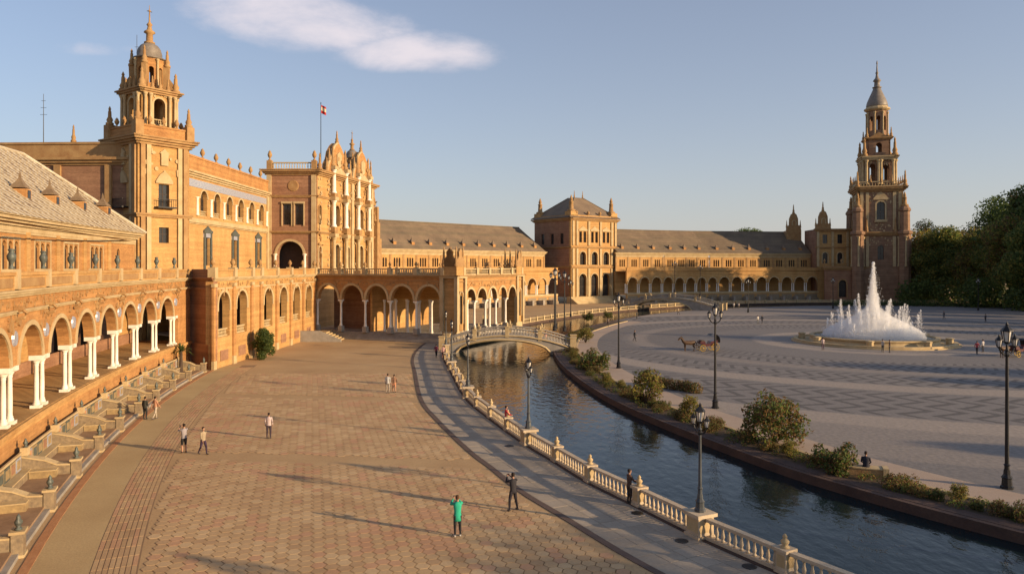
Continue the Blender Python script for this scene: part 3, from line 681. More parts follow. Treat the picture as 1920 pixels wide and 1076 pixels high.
m_ = MB(); cornice(m_, UW, U0 - 6, UE, 14.6, [(.2, .1), (.4, .14)]); cornice(m_, UW, U0 - 6, UE, 15.2, [(.25, .35), (.2, .55), (.25, .8), (.12, .95)]); m_.build('cornice', 'stone', wing)
EU = Fr((0, 0), (1, 0)); EU.o = UW(UE, 0, 0); EU.V, q_ = UW.ax(UE); EU.U = -q_
wall(MB(), EU, 0, 22, 10.5, 15.8, (), .4, False).build('end_wall', 'brick2', wing)
# roof: front slope and hip, laid tile by tile
def tiled(fr, x0f, x1f, v0, z0, v1, z1, tw, th, name, mats, parent, pat, jit=.02, lift=.05):
    mb = MB(); L = math.hypot(v1 - v0, z1 - z0); nr = int(L / th); nv, nz_ = (z1 - z0) / L, -(v1 - v0) / L
    for r in range(nr):
        t0, t1 = r / nr, (r + 1.12) / nr; a, b = x0f(t0), x1f(t0); n = int((b - a) / tw)
        if n < 1: continue
        for c in range(n):
            ua = a + (c + (.5 if r % 2 else 0)) * tw; ub = min(ua + tw * .94, b)
            if ub <= ua: continue
            l0, l1 = lift + random.random() * jit, random.random() * jit
            def pt(u, t, l): return fr(u, v0 + (v1 - v0) * t + nv * l * (1 if True else 0), z0 + (z1 - z0) * t + nz_ * l)
            u_m = (ua + ub) / 2
            mb.add([pt(ua, t0, l0), pt(u_m, t0, l0 + lift), pt(ub, t0, l0), pt(ub, t1, l1), pt(u_m, t1, l1 + lift), pt(ua, t1, l1), pt(ua, t0, -.02), pt(ub, t0, -.02)],
                   [(0, 1, 4, 5), (1, 2, 3, 4), (6, 7, 2, 1, 0)], pat(r, c))
    o = mb.build(name, mats, parent); return tag(o, kind='stuff')
RV, RZ0, RZ1 = -10.2, 15.95, 24.4; HR = 4.0
base = MB(); us = [U0 - 6 + (UE + .9 - U0 + 6) * i / 20 for i in range(21)]; ur = [U0 - 6 + (UE - HR - U0 + 6) * i / 20 for i in range(21)]
base.add([UW(u, .95, RZ0) for u in us] + [UW(u, RV, RZ1) for u in ur] + [UW(u, -21.5, RZ0) for u in us],
         [(i, i + 1, 22 + i, 21 + i) for i in range(20)] + [(21 + i, 22 + i, 43 + i, 42 + i) for i in range(20)] + [(20, 62, 41), (0, 21, 42)])
rf = base.build('roof', 'roofn3', wing)
pat = lambda r, c: 1 if (r + c) % 2 else (0 if random.random() < .7 else 2)
tiled(UW, lambda t: max(U0 - 2, -12), lambda t: UE + .9 - (HR + .9) * t, .95, RZ0, RV, RZ1, .62, .5, 'roof_tile', ['roofn1', 'roofn2', 'roofn3'], rf, pat)
hp = MB(); hp.tube([UW(UE + .95, 1.0, RZ0 + .05), UW(UE - HR, RV, RZ1 + .1)], .17, 8); hp.tube([UW(u, RV, RZ1 + .1) for u in reversed(ur)], .17, 8); hp.build('ridge_tile', 'roofn2', rf)
for u in (20.2, 26.5, 32.7, 39.2, 45.6):
    dm = MB(); v = -1.6; z = RZ0 + (.95 - v) / (.95 - RV) * (RZ1 - RZ0)
    dm.box(UW, u - .5, u + .5, v - 1.6, v, z - .3, z + .9); do = dm.build('dormer', 'brick2', wing)
    MB().lathe(UW(u, v - .7, z + 1.0), [(.9, 0), (.86, .08), (.36, .55), (.1, .95), (.13, 1.05), (.02, 1.5)], 4, rot=math.pi / 4 + math.atan2(UW.ax(u)[0].y, UW.ax(u)[0].x)).build('dormer_roof', 'roofn3', do)
    MB().box(UW, u - .3, u + .3, v, v + .04, z + .1, z + .8).build('dormer_pane', 'glass', do)

# ------------------------------------------------------------------ projecting arcade block beside the portico
KB = Fr((-34.8, 87), (1.2, 40)); KL = 40.0
blk = thing('arcade_block', 'sunlit ochre block with round arches and pilasters between arcade and portico', 'building', KB(0, 0, 0))
arches = [3.0, 8.5, 18.0, 24.3, 30.5, 36.8]
edges = [0, 5.75, 11.6, 14.9, 21.15, 27.4, 33.65, KL]
for i, (a, b) in enumerate(zip(edges, edges[1:])):
    op = [x for x in arches if a < x < b]
    wall(MB(), KB, a, b, 2.9, 10.3, [(x, 3.3, 3.6, 7.3, 1.65) for x in op], .9).build('arch_bay', 'brick', blk)
    wall(MB(), KB, a, b, 0, 2.9, (), .6).build('plinth_wall', 'brick', blk)
    if op: carve(KB, a + .5, b - .5, 9.55, 10.2, 14, blk, .14, 'trim', .06)
    for x in op:
        carve(KB, x - 2.2, x + 2.2, 8.7, 9.25, 10, blk, .18, 'trim', .07)
        ring(MB(), KB, x, 3.3, 7.3, 1.65, .35, -.02, .08, 14, drop=.6).build('archivolt', 'stone', blk)
        b_ = MB(); simple_balustrade(b_, KB, x - 1.64, x + 1.64, 3.6, .95, .4, -.45); b_.build('balustrade', 'stone', blk)
        MB().box(KB, x - 1.1, x + 1.1, 0, .07, .75, 2.0).build('tile_panel', 'redbrick', blk)
    MB().box(KB, a, b, -.4, .1, 10.75, 11.5).box(KB, a, b, -.5, .22, 11.5, 11.7).build('parapet', 'brick', blk)
    m_ = MB(); cornice(m_, KB, a + .0, b - .0, 10.3, [(.14, .12), (.16, .3), (.15, .45)]); m_.box(KB, a, b, 0, .1, 9.3, 9.5).build('cornice', 'stone', blk)
for e in edges:
    p = MB().box(KB, e - .45, e + .45, -.05, .28, 0, 1.0).box(KB, e - .35, e + .35, -.05, .2, 1.0, 9.6, 1).box(KB, e - .45, e + .45, -.05, .34, 9.6, 10.0)
    p.box(KB, e - .4, e + .4, -.5, .4, 10.75, 11.9).build('pilaster', ['stone', 'brick2'], blk)
    inst('urn', me_urn, blk, KB(e, -.05, 11.9), 0, (.9, .9, 1.1))
EK = Fr((-39.8, 91.2), (5, -4.2)); EL = math.hypot(5, 4.2)
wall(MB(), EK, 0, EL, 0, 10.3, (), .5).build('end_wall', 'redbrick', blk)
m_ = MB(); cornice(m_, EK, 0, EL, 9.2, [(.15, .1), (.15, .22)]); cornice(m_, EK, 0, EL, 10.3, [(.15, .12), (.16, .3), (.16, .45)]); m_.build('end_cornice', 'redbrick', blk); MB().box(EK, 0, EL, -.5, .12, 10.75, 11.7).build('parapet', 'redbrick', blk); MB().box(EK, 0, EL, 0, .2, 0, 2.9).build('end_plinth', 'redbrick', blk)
MB().slab([(-39.6, 91.2), (-35.2, 87.5), (-34.1, 127), (-49, 147), (-49, 100), (-46, 86)], 10.32, 10.5).build('terrace_slab', 'paleplat', blk)
MB().slab([(-39.4, 91.4), (-35.4, 88), (-34.4, 127), (-49, 147), (-49, 100)], 3.1, 3.3).build('floor_slab', 'paleplat', blk)
for e in (11.6, 21.15, 27.4, 33.65, 39.6): MB().box(KB, e - .12, e + .12, -7.4, -.9, 3.3, 10.3).build('shade_panel', 'wood', blk)  # added dark wood panels that darken the view through the arches
rw = Fr((-42.6, 96.5), (2.2, 40)); wall(MB(), rw, 0, 42, 3.3, 10.3, (), .3).build('rear_wall', 'brick', blk)

# ------------------------------------------------------------------ portico
PA, PB = Vector((-33.4, 127.4)), Vector((-8.6, 115.9))
PF = Fr(PA, PB - PA); PL = (PB - PA).length           # side facing the camera
PD = 25.0                                            # depth behind
por = thing('portico', 'open portico of round arches on slender white columns in front of the central building', 'portico', PF(PL / 2, -PD / 2, 0))
PR = Fr((0, 0), (1, 0)); PR.o = PF(PL, 0, 0); PR.U = -PF.V; PR.V = PF.U            # end towards the canal
PBk = Fr((0, 0), (1, 0)); PBk.o = PF(PL, -PD, 0); PBk.U = -PF.U; PBk.V = -PF.V      # far side
FZ = 1.15
mb = MB()
for i in range(6): mb.box(PF, -2 + .0 * i, PL + .9 - .3 * i, -PD - .9 + .3 * i, .9 - .3 * i if i else .9, FZ * i / 6 + (.001 if i else 0), FZ * (i + 1) / 6)
mb.build('stepped_floor', 'greystone', por)
CW = 2.6                                             # corner pier width
def arcade_side(fr, L, n, bay_mat):
    pitch = (L - CW) / n
    for i in range(n):
        a = i * pitch; c = a + pitch / 2
        wall(MB(), fr, a, a + pitch, 6.5, 10.2, [(c, pitch - .75, 6.5, 6.6, (pitch - .75) / 2 + .2)], .7).build('arch_bay', bay_mat, por)
        ring(MB(), fr, c, pitch - .75, 6.6, (pitch - .75) / 2 + .2, .38, -.02, .12, 14).build('archivolt', 'stone', por)
        MB().box(fr, a - .38, a + .38, -.76, .02, FZ, FZ + .95).build('column_pedestal', 'greystone', por)
        inst('column', me_col, por, fr(a, -.36, FZ + .95), 0, (1.35, 1.35, 4.15))
        MB().box(fr, a - .36, a + .36, -.74, .04, 6.25, 6.498).build('impost', 'marble', por)
    carve(fr, 0, L - CW, 8.8, 9.5, 40, por, .2, 'trim', .08)
    return pitch
arcade_side(PF, PL, 5, 'brick2')
ER = Fr((0, 0), (1, 0)); ER.o = PR(CW, 0, 0); ER.U = PR.U; ER.V = PR.V
arcade_side(ER, PD - CW, 5, 'brick2')
EB = Fr((0, 0), (1, 0)); EB.o = PBk(CW, 0, 0); EB.U = PBk.U; EB.V = PBk.V
arcade_side(EB, PL - CW + 2.6, 5, 'brick2')
MB().box(PF, 9.6, 10.0, -PD + .8, -2.2, FZ, 10.1).build('sun_block_wall', 'brick', por); MB().box(PF, -1.6, 9.6, -7.2, -6.8, FZ, 10.1).build('shade_back_wall', 'redbrick', por)  # added walls: keep the sun out so the left arches look dark
for v_ in (-3.4, -6.6):                                # paired columns inside the hall
    for u_ in (11.6, 13.9, 16.2, 18.5, 20.8): inst('inner_column', me_col, por, PF(u_, v_, FZ), 0, (1.25, 1.25, 5.3))
for v_ in (-8.3, -16.6):                               # inner rows of columns
    for i in range(1, 6):
        inst('inner_column', me_col, por, PF(i * (PL - CW) / 5, v_, FZ), 0, (1.4, 1.4, 5.3))
    MB().box(PF, 0, PL - CW, v_ - .35, v_ + .35, 6.45, 10.1).build('inner_beam', 'brick', por)
for fr, L in ((PF, PL), (PR, PD), (PBk, PL)):
    m_ = MB(); cornice(m_, fr, 0, L, 9.6, [(.15, .1)]); cornice(m_, fr, 0, L, 10.2, [(.15, .14), (.15, .32), (.15, .5)]); m_.build('cornice', 'trim', por)
    b_ = MB(); n = 5
    for i in range(n):
        a, b = CW * 0 + i * (L - CW) / n + .35 + (CW if fr is not PF else 0), (i + 1) * (L - CW) / n - .35 + (CW if fr is not PF else 0)
        simple_balustrade(b_, fr, a, b, 10.66, 1.05, .42, -.25)
    b_.build('balustrade', 'stone', por)
    for i in range(n + 1):
        u = i * (L - CW) / n + (CW if fr is not PF else 0)
        MB().box(fr, u - .33, u + .33, -.58, .08, 10.66, 11.85).build('balustrade_pier', 'stone', por)
        inst('urn', me_urn, por, fr(u, -.25, 11.85), 0, (.75, .75, .95))
MB().slab([tuple(PF(u, v, 0))[:2] for u, v in ((-1.8, -.1), (PL - .1, -.1), (PL - .1, -PD + .1), (-1.8, -PD + .1))], 10.1, 10.3).build('roof_slab', 'paleplat', por)
# corner pier with its crest
for bu, bv in ((PL - CW, 0), (PL - CW, -PD + CW)):
    c = MB().box(PF, bu, bu + CW, bv - CW, bv, 0, 1.9).box(PF, bu + .12, bu + CW - .12, bv - CW + .12, bv - .12, 1.9, 10.2, 1)
    for (u, v) in ((bu, bv), (bu + CW, bv), (bu + CW, bv - CW), (bu, bv - CW)):
        c.box(PF, u - .3, u + .3, v - .3, v + .3, 1.9, 10.2)
    c.box(PF, bu - .35, bu + CW + .35, bv - CW - .35, bv + .35, 10.2, 10.66).box(PF, bu, bu + CW, bv - CW, bv, 10.66, 12.0, 1)
    c.build('corner_pier', ['stone', 'brick'], por)
    ni = MB(); ring(ni, PR, -bv + CW / 2, 1.1, 7.4, .55, .2, .1, .2, 10, drop=4.4); ni.box(PR, -bv + .75, -bv + CW - .75, -.1, .004 - .1, 3, 7.4, 1); ni.build('niche_frame', ['stone', 'glass'], por)
    cr = MB(); cf = PF
    for fr_, uu in ((PF, bu + CW / 2), (PR, -bv + CW / 2)):
        cr.prism(fr_, [(uu - .85, 12.0), (uu + .85, 12.0), (uu + .9, 13.2), (uu + .5, 13.6), (uu + .55, 14.3), (uu, 14.9), (uu - .55, 14.3), (uu - .5, 13.6), (uu - .9, 13.2)], -.35 if fr_ is PF and bv == 0 else -.4, .02)
    cr.build('crest', 'trim', por)
    for (u, v) in ((bu + .2, bv - .2), (bu + CW - .2, bv - .2), (bu + CW - .2, bv - CW + .2), (bu + .2, bv - CW + .2)):
        inst('pinnacle', me_pin, por, PF(u, v, 12.0), 0, (1.5, 1.5, 3.2))
# stairs up to the portico
stp = thing('stone_stairs', 'broad stone stairs with a low side wall beside the portico', 'stairs', (-29, 118, 0))
SF = Fr(G(548, 640), (1, -.02))
for i in range(6):
    MB().box(SF, 0, 7.4 - i * .55, -9 + .0, .2 - i * .02, i * .2 + (.001 if i else 0), (i + 1) * .2).build('step', 'stone', stp)
MB().prism(SF, [(-.6, 0), (8.0, 0), (8.0, .3), (4.4, 1.75), (-.6, 1.75)], .2, .7).build('side_wall', 'greystone', stp)

# ------------------------------------------------------------------ central building
cen = thing('central_building', 'large ornate brick palace wing with six upper arches and parapet', 'building', (-52, 120, 0))
CF = Fr((-48.6, 100), (.6, 47)); 
ua = [x - 100 for x in (117.2, 122.3, 127.5, 132.7, 138, 143.2)]; ul = [18.5, 29.8, 41.2]
mb = MB(); wall(mb, CF, 0, 47, 10.4, 18.6, [(u, 1.7, 12.2, 16.6, 0) for u in ul], .5, False); wall(mb, CF, 0, 47, 18.6, 26.6, [(u, 2.5, 19.9, 22.6, 1.25) for u in ua], .7, False); mb.build('wall', 'brick', cen)
for u in ul:
    window(CF, u, 1.7, 12.2, 16.6, 0, cen, .4)
    s_ = MB()
    for q in (-1, 1): s_.box(CF, u + q * 1.2 - .28, u + q * 1.2 + .28, -.02, .22, 11.6, 17.3)
    s_.box(CF, u - 1.6, u + 1.6, -.02, .3, 17.3, 17.7).box(CF, u - 1.5, u + 1.5, -.02, .15, 16.6, 17.3, 1).prism(CF, [(u - 1.5, 17.7), (u + 1.5, 17.7), (u, 18.4)], 0, .2)
    s_.build('window_surround', ['greenceramic', 'blueceramic'], cen)
for u in ua:
    ring(MB(), CF, u, 2.5, 22.6, 1.25, .3, -.02, .1, 12).build('archivolt', 'stone', cen)
    window(CF, u, 2.5, 19.9, 22.6, 1.25, cen, .65)
    b_ = MB(); simple_balustrade(b_, CF, u - 1.24, u + 1.24, 19.9, .8, .35, -.3); b_.build('balustrade', 'stone', cen)
for u in [14.6] + [(a + b) / 2 for a, b in zip(ua, ua[1:])] + [45.8]:
    inst('column', me_col, cen, CF(u, .12, 19.9), 0, (1.5, 1.5, 2.8))
MB().box(CF, 6, 47, -.02, .06, 24.15, 25.3).build('tile_frieze', 'blueceramic', cen)
m_ = MB(); cornice(m_, CF, 6, 47, 18.5, [(.2, .15), (.2, .35), (.5, .2)]); cornice(m_, CF, 6, 47, 25.6, [(.3, .2), (.3, .45), (.3, .7)]); m_.build('cornice', 'stone', cen)
MB().box(CF, 6, 47, -.5, .1, 26.6, 28.6).box(CF, 6, 47, -.6, .2, 28.6, 28.9).build('parapet', 'brick2', cen)
for k in range(7): inst('urn', me_urn, cen, CF(12 + k * 5.2, -.2, 28.9), 0, (1.1, 1.1, 1.6))
for e in (9.6, 46.4): MB().box(CF, e - .6, e + .6, -.02, .3, 10.4, 25.6).build('pilaster', 'stone', cen)
# shaded side wall running back
CS = Fr((-125, 103), (1, -.04))
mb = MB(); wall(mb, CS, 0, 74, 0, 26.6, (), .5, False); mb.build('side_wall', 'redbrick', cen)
m_ = MB(); cornice(m_, CS, 0, 74, 25.6, [(.3, .2), (.35, .5), (.35, .8)]); cornice(m_, CS, 0, 74, 18.4, [(.3, .2), (.3, .35)]); m_.box(CS, 0, 74, -.5, .1, 26.6, 28.4).box(CS, 0, 74, -.6, .25, 28.4, 28.7); m_.build('side_cornice', 'trim', cen)
for u in (28, 30, 44, 57.5, 59.5, 64, 71): MB().box(CS, u - .45, u + .45, -.02, .3, 10, 25.6).build('side_pilaster', 'trim', cen)
for u in (8, 22, 39, 52, 66): inst('pinnacle', me_pin, cen, CS(u, -.2, 28.7), 0, (1.5, 1.5, 2.4))
MB().slab([(-125, 103), (-51, 100.5), (-49, 105), (-48.6, 190), (-125, 190)], 26.5, 26.7).build('flat_roof', 'rooff', cen)
MB().slab([(-124, 104), (-50, 103), (-50, 188), (-124, 188)], 0, 10).build('core', 'brick', cen)
# facade block: side facing the camera and the sunlit front
BS = Fr((-48.3, 147), (10, 0)); BF = Fr((-38.3, 147), (.208, .978)); FL = 28.5
fac = thing('facade_block', 'tall ornate entrance block with giant white columns, gables and pinnacles', 'building', (-38, 160, 0))
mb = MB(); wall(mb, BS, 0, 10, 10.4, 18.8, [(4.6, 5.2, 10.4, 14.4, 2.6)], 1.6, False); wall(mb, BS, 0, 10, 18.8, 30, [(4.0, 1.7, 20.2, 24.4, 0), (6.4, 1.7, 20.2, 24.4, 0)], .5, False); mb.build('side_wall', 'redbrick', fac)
ring(MB(), BS, 4.6, 5.2, 14.4, 2.6, .45, -.02, .15, 14).build('archivolt', 'stone', fac)
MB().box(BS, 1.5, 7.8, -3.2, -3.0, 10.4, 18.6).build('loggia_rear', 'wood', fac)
for u in (1.7, 7.5): inst('column', me_col, fac, BS(u, .1, 10.5), 0, (2, 2, 4))
for u in (4.0, 6.4):
    window(BS, u, 1.7, 20.2, 24.4, 0, fac, .4); MB().box(BS, u - 1.1, u + 1.1, 0, .3, 24.4, 24.8).box(BS, u - 1.05, u - .87, 0, .2, 20, 24.4).box(BS, u + .87, u + 1.05, 0, .2, 20, 24.4).build('window_surround', 'stone', fac)
for fr, L in ((BS, 10), (BF, FL)):
    m_ = MB(); cornice(m_, fr, 0, L, 18.5, [(.25, .2), (.25, .45)]); cornice(m_, fr, 0, L, 25.6, [(.25, .2), (.2, .35)])
    cornice(m_, fr, 0, L, 30, [(.3, .3), (.3, .6), (.3, 1.0), (.2, 1.15)]); m_.build('cornice', 'trim', fac)
for u in (.5, 9.3):
    MB().box(BS, u - .45, u + .45, -.02, .3, 10.4, 30).build('pilaster', 'stone', fac)
    MB().box(BS, u - .5, u + .5, -.9, .1, 31.1, 32.9).build('roof_pier', 'trim', fac); inst('urn', me_urn, fac, BS(u, -.4, 32.9), 0, (1.3, 1.3, 2.0))
b_ = MB(); simple_balustrade(b_, BS, 1, 8.8, 31.1, 1.5, .5, -.4); b_.build('roof_balustrade', 'stone', fac)
ds = MB(); P = [BS(5.2 + 1.0 * math.cos(t), .12, 27.9 + 1.0 * math.sin(t)) for t in [2 * math.pi * i / 14 for i in range(14)]]; Q = [BS(5.2 + 1.15 * math.cos(t), 0, 27.9 + 1.15 * math.sin(t)) for t in [2 * math.pi * i / 14 for i in range(14)]]
ds.add(P + Q, [tuple(range(14))] + [(i, i + 14, (i + 1) % 14 + 14, (i + 1) % 14) for i in range(14)]); ds.build('medallion', 'trim', fac)
f_op = [(1.0, 1.1), (8.75, 2.4), (14.2, 1.5), (21, 2.4), (26.5, 1.1)]
mb = MB()
wall(mb, BF, 0, FL, 0, 18.8, [(u, w_, 11.2, 15.4, w_ / 2) for u, w_ in f_op], .6, False)
wall(mb, BF, 0, FL, 18.8, 30, [(u, w_ * .9, 20.4, 23.6, w_ * .45) for u, w_ in f_op], .6, False); mb.build('front_wall', 'brick', fac)
for u, w_ in f_op:
    window(BF, u, w_, 11.2, 15.4, w_ / 2, fac, .5); window(BF, u, w_ * .9, 20.4, 23.6, w_ * .45, fac, .5)
    ring(MB(), BF, u, w_, 15.4, w_ / 2, .3, -.02, .15, 12, drop=4).build('archivolt', 'stone', fac); ring(MB(), BF, u, w_ * .9, 23.6, w_ * .45, .3, -.02, .15, 12, drop=3).build('archivolt', 'trim', fac)
for gu in (8.75, 21.0):
    for s_ in (-2.95, 2.95):
        u = gu + s_
        for z0, h in ((10.4, 7.6), (19.3, 6.2), (26.2, 5.6)):
            MB().box(BF, u - .75, u + .75, -.02, 1.3, z0 - .3, z0 + .8).build('pedestal', 'trim', fac)
            inst('giant_column', me_col if z0 > 15 else me_colt, fac, BF(u, .75, z0 + .8), 0, (2.9, 2.9, h - .8))
            MB().box(BF, u - .8, u + .8, -.02, 1.45, z0 + h, z0 + h + .7).build('entablature', 'stone', fac)
        inst('pinnacle', me_pin, fac, BF(u, .5, 32.5), 0, (2.6, 2.6, 4.2))
    pd = MB().prism(BF, [(gu - 4.6, 31.1), (gu + 4.6, 31.1), (gu + 4.2, 33.0), (gu + 3.2, 34.0), (gu + 2.6, 35.6), (gu + 1.2, 37.0), (gu, 37.7), (gu - 1.2, 37.0), (gu - 2.6, 35.6), (gu - 3.2, 34.0), (gu - 4.2, 33.0)], -1.2, .4)
    pd.build('gable', 'brick2', fac)
    sh = MB().prism(BF, [(gu - 1.0, 33.2), (gu, 32.4), (gu + 1.0, 33.2), (gu + 1.1, 35.2), (gu, 35.8), (gu - 1.1, 35.2)], .4, .65).prism(BF, [(gu - 3.3, 31.1), (gu + 3.3, 31.1), (gu, 32.5)], .4, .9); sh.build('coat_of_arms', 'stone', fac)
    carve(BF, gu - 3.4, gu + 3.4, 31.4, 34.4, 24, fac, .35, 'trim', .5)
    rg = MB(); pp = [(gu - 4.6, 31.1), (gu - 4.2, 33.0), (gu - 3.2, 34.0), (gu - 2.6, 35.6), (gu - 1.2, 37.0), (gu, 37.7), (gu + 1.2, 37.0), (gu + 2.6, 35.6), (gu + 3.2, 34.0), (gu + 4.2, 33.0), (gu + 4.6, 31.1)]
    rg.tube([BF(a, .1, b) for a, b in pp], .32, 6); rg.build('gable_moulding', 'stone', fac)
    for a, b in ((gu, 37.7), (gu - 3.6, 33.6), (gu + 3.6, 33.6)): inst('pinnacle', me_pin, fac, BF(a, 0, b), 0, (1.8, 1.8, 2.6))
for u, z, h in ((3.6, 31.1, 3.0), (11.9, 31.1, 3.4), (17.8, 31.1, 3.4), (24.2, 31.1, 4.2), (.6, 31.1, 3.4), (14.9, 31.1, 4), (26.2, 31.1, 5.4), (28.0, 26.2, 4.4), (28.6, 22.6, 3.4), (29.2, 18.8, 3)): inst('pinnacle', me_pin, fac, BF(u, .2, z), 0, (2.2, 2.2, h))
eb = MB()                                           # stepped end buttress
for a, b, z in ((FL, FL + .9, 26), (FL + .9, FL + 1.7, 22.4), (FL + 1.7, FL + 2.6, 18.6)): eb.box(BF, a, b, -2, .9, 0, z)
eb.build('end_buttress', 'trim', fac)
for z0, z1 in ((10.6, 18.4), (19.2, 25.4), (26.2, 29.8)):
    for u0, u1 in ((.2, 1.9), (4.2, 5.2), (6.6, 7.4), (10.1, 11.0), (12.2, 13.6), (15, 17.4), (18.6, 19.7), (22.3, 23.4), (24.6, 26.2), (27, 28.4)): carve(BF, u0, u1, z0, z1, 9, fac, .26, 'stone' if _cr.random() < .6 else 'trim', .25)
for u in (13.0, 16.0, 26.9): MB().box(BF, u - .5, u + .5, -.02, .4, 10.4, 30).build('pilaster', 'stone', fac)
MB().slab([(-48.3, 147.1), (-38.4, 147.1), (-32.4, 175.0), (-48.3, 175)], 30.9, 31.05).build('flat_roof', 'rooff', fac)
wall(MB(), Fr((-32.4, 175), (-16, 1)), 0, 16, 0, 30.9, (), .4, False).build('rear_wall', 'redbrick', fac)
fl = thing('flag', 'small red and pale flag on a pole above the entrance gable', 'flag', BF(6.5, -2.5, 31))
MB().lathe(BF(6.5, -2.5, 31), [(.09, 0), (.06, 14.5), (.12, 14.6), (.02, 14.9)], 6).build('flag_pole', 'iron', fl)
fm = MB()
for i in range(5):
    for j, (z0, z1, mi) in enumerate(((43.6, 44.2, 0), (44.2, 44.9, 1), (44.9, 45.3, 0))):
        a, b = BF(6.5, -2.5, 0) + Vector((.08 + i * .2, .1 * math.sin(i * 1.3), 0)), BF(6.5, -2.5, 0) + Vector((.08 + (i + 1) * .2, .1 * math.sin((i + 1) * 1.3), 0))
        dz, dz2 = -i * .1, -(i + 1) * .1
        fm.add([(a.x, a.y, z0 + dz), (b.x, b.y, z0 + dz2), (b.x, b.y, z1 + dz2), (a.x, a.y, z1 + dz)], [(0, 1, 2, 3)], mi)
fm.build('flag_cloth', ['flagr', 'flagy'], fl)

# ------------------------------------------------------------------ corner towers of the central building
def tower(loc, rz, label):
    t = thing('corner_tower', label, 'tower')
    W = 3.6
    def sq(mb, h, z0, z1, mi=0): return mb.box(ID, -h, h, -h, h, z0, z1, mi)
    sides = [Fr((0, 0), (1, 0)) for _ in range(4)]
    for i, f in enumerate(sides):
        a = i * math.pi / 2; n = Vector((math.cos(a - math.pi / 2), math.sin(a - math.pi / 2), 0)); f.V = n; f.U = Vector((-n.y, n.x, 0)); f.o = Vector((0, 0, 0))
    def side(f, h): g = Fr((0, 0), (1, 0)); g.o = f.V * h; g.U = f.U; g.V = f.V; return g
    for i, f in enumerate(sides):
        s = side(f, W); mb = MB()
        wall(mb, s, -W, W, 0, 19.4, [(0, 1.5, 20.2, 23.2, 0)] if 0 else [(0, 1.4, 15.2, 17.3, 0)], .6, False); wall(mb, s, -W, W, 19.4, 29, [(0, 1.5, 20.1, 23.1, 0)], .6, False)
        mb.build('wall', 'brick', t)
        window(s, 0, 1.4, 15.2, 17.3, 0, t, .4); window(s, 0, 1.5, 20.1, 23.1, 0, t, .4)
        b = MB().box(s, -1.3, 1.3, 0, .9, 19.85, 20.05); 
        for k in range(9): b.tube([s(-1.2 + k * .3, .82, 20.05), s(-1.2 + k * .3, .82, 21.0)], .03, 4)
        b.box(s, -1.3, 1.3, .76, .88, 21.0, 21.08).build('balcony', 'iron', t)
        MB().box(s, -1.2, 1.2, 0, .2, 23.2, 23.5).prism(s, [(-1.2, 23.5), (1.2, 23.5), (.7, 24.3), (0, 24.9), (-.7, 24.3)], 0, .22).box(s, -.5, .5, 0, .25, 25.6, 27.2).prism(s, [(-.7, 27.2), (.7, 27.2), (0, 27.9)], 0, .2).build('window_crest', 'stone', t)
        for u in (-3.0, -2.2, 2.2, 3.0): MB().box(s, u - .3, u + .3, -.02, .28, 0, 28.4).build('pilaster', 'stone' if abs(u) < 2.5 else 'trim', t)
        m_ = MB(); cornice(m_, s, -W, W, 18.6, [(.25, .3), (.25, .45)]); cornice(m_, s, -W, W, 28.2, [(.3, .35), (.3, .6), (.3, .9), (.2, 1.05)]); m_.build('cornice', 'trim', t)
        m_ = MB().box(s, -W - .2, W + .2, -.35, .15, 29.3, 30.6).box(s, -W - .2, W + .2, -.4, .25, 30.6, 30.85); m_.build('parapet', 'brick2', t)
        h2 = 2.45; s2 = side(f, h2)
        mb = MB(); wall(mb, s2, -h2, h2, 29.3, 36, [(0, 1.6, 31.2, 34, .8)], .5, True); mb.build('belfry_wall', 'brick', t)
        ring(MB(), s2, 0, 1.6, 34, .8, .25, -.02, .1, 10, drop=2.8).build('archivolt', 'stone', t)
        for u in (-2.1, -1.35, 1.35, 2.1): inst('column', me_colt, t, s2(u, .3, 30.6), 0, (1.35, 1.35, 4.7))
        carve(s, -3.2, 3.2, 24.5, 28, 26, t, .25, 'stone', .15); carve(s, -3.4, 3.4, 29.5, 30.5, 20, t, .22, 'trim', .1); carve(s2, -2.3, 2.3, 34.9, 35.3, 14, t, .16, 'stone', .1)
        for u in (-1.9, 0, 1.9): inst('urn', me_urn, t, s(u, -.1, 30.85), 0, (.9, .9, 1.3))
        for u in (-1.1, 0, 1.1): inst('pinnacle', me_pin, t, s2(u, .25, 36), 0, (1.3, 1.3, 1.7))
        b_ = MB(); simple_balustrade(b_, s2, -.8, .8, 31.2, .8, .3, -.25); b_.build('balustrade', 'stone', t)
        m_ = MB(); cornice(m_, s2, -h2, h2, 35.3, [(.25, .35), (.25, .55), (.2, .75)]); m_.build('belfry_cornice', 'trim', t)
    for sx_ in (-1, 1):
        for sy_ in (-1, 1):
            MB().box(ID, sx_ * W - .55, sx_ * W + .55, sy_ * W - .55, sy_ * W + .55, 29.3, 31.3).build('corner_pier', 'trim', t)
            inst('pinnacle', me_pin, t, (sx_ * W, sy_ * W, 31.3), 0, (2.2, 2.2, 2.6))
            inst('pinnacle', me_pin, t, (sx_ * 2.4, sy_ * 2.4, 36), 0, (2.4, 2.4, 2.7))
            MB().prism(Fr2r(sx_, sy_), [(1.2, 36), (3.2, 36), (3.1, 37.2), (2.55, 38), (2.6, 39.5), (1.9, 39.6), (1.2, 40)], -.3, .3).build('scroll_buttress', 'trim', t)
            inst('pinnacle', me_pin, t, (sx_ * 1.62, sy_ * 1.62, 39.5), 0, (1.9, 1.9, 2.4))
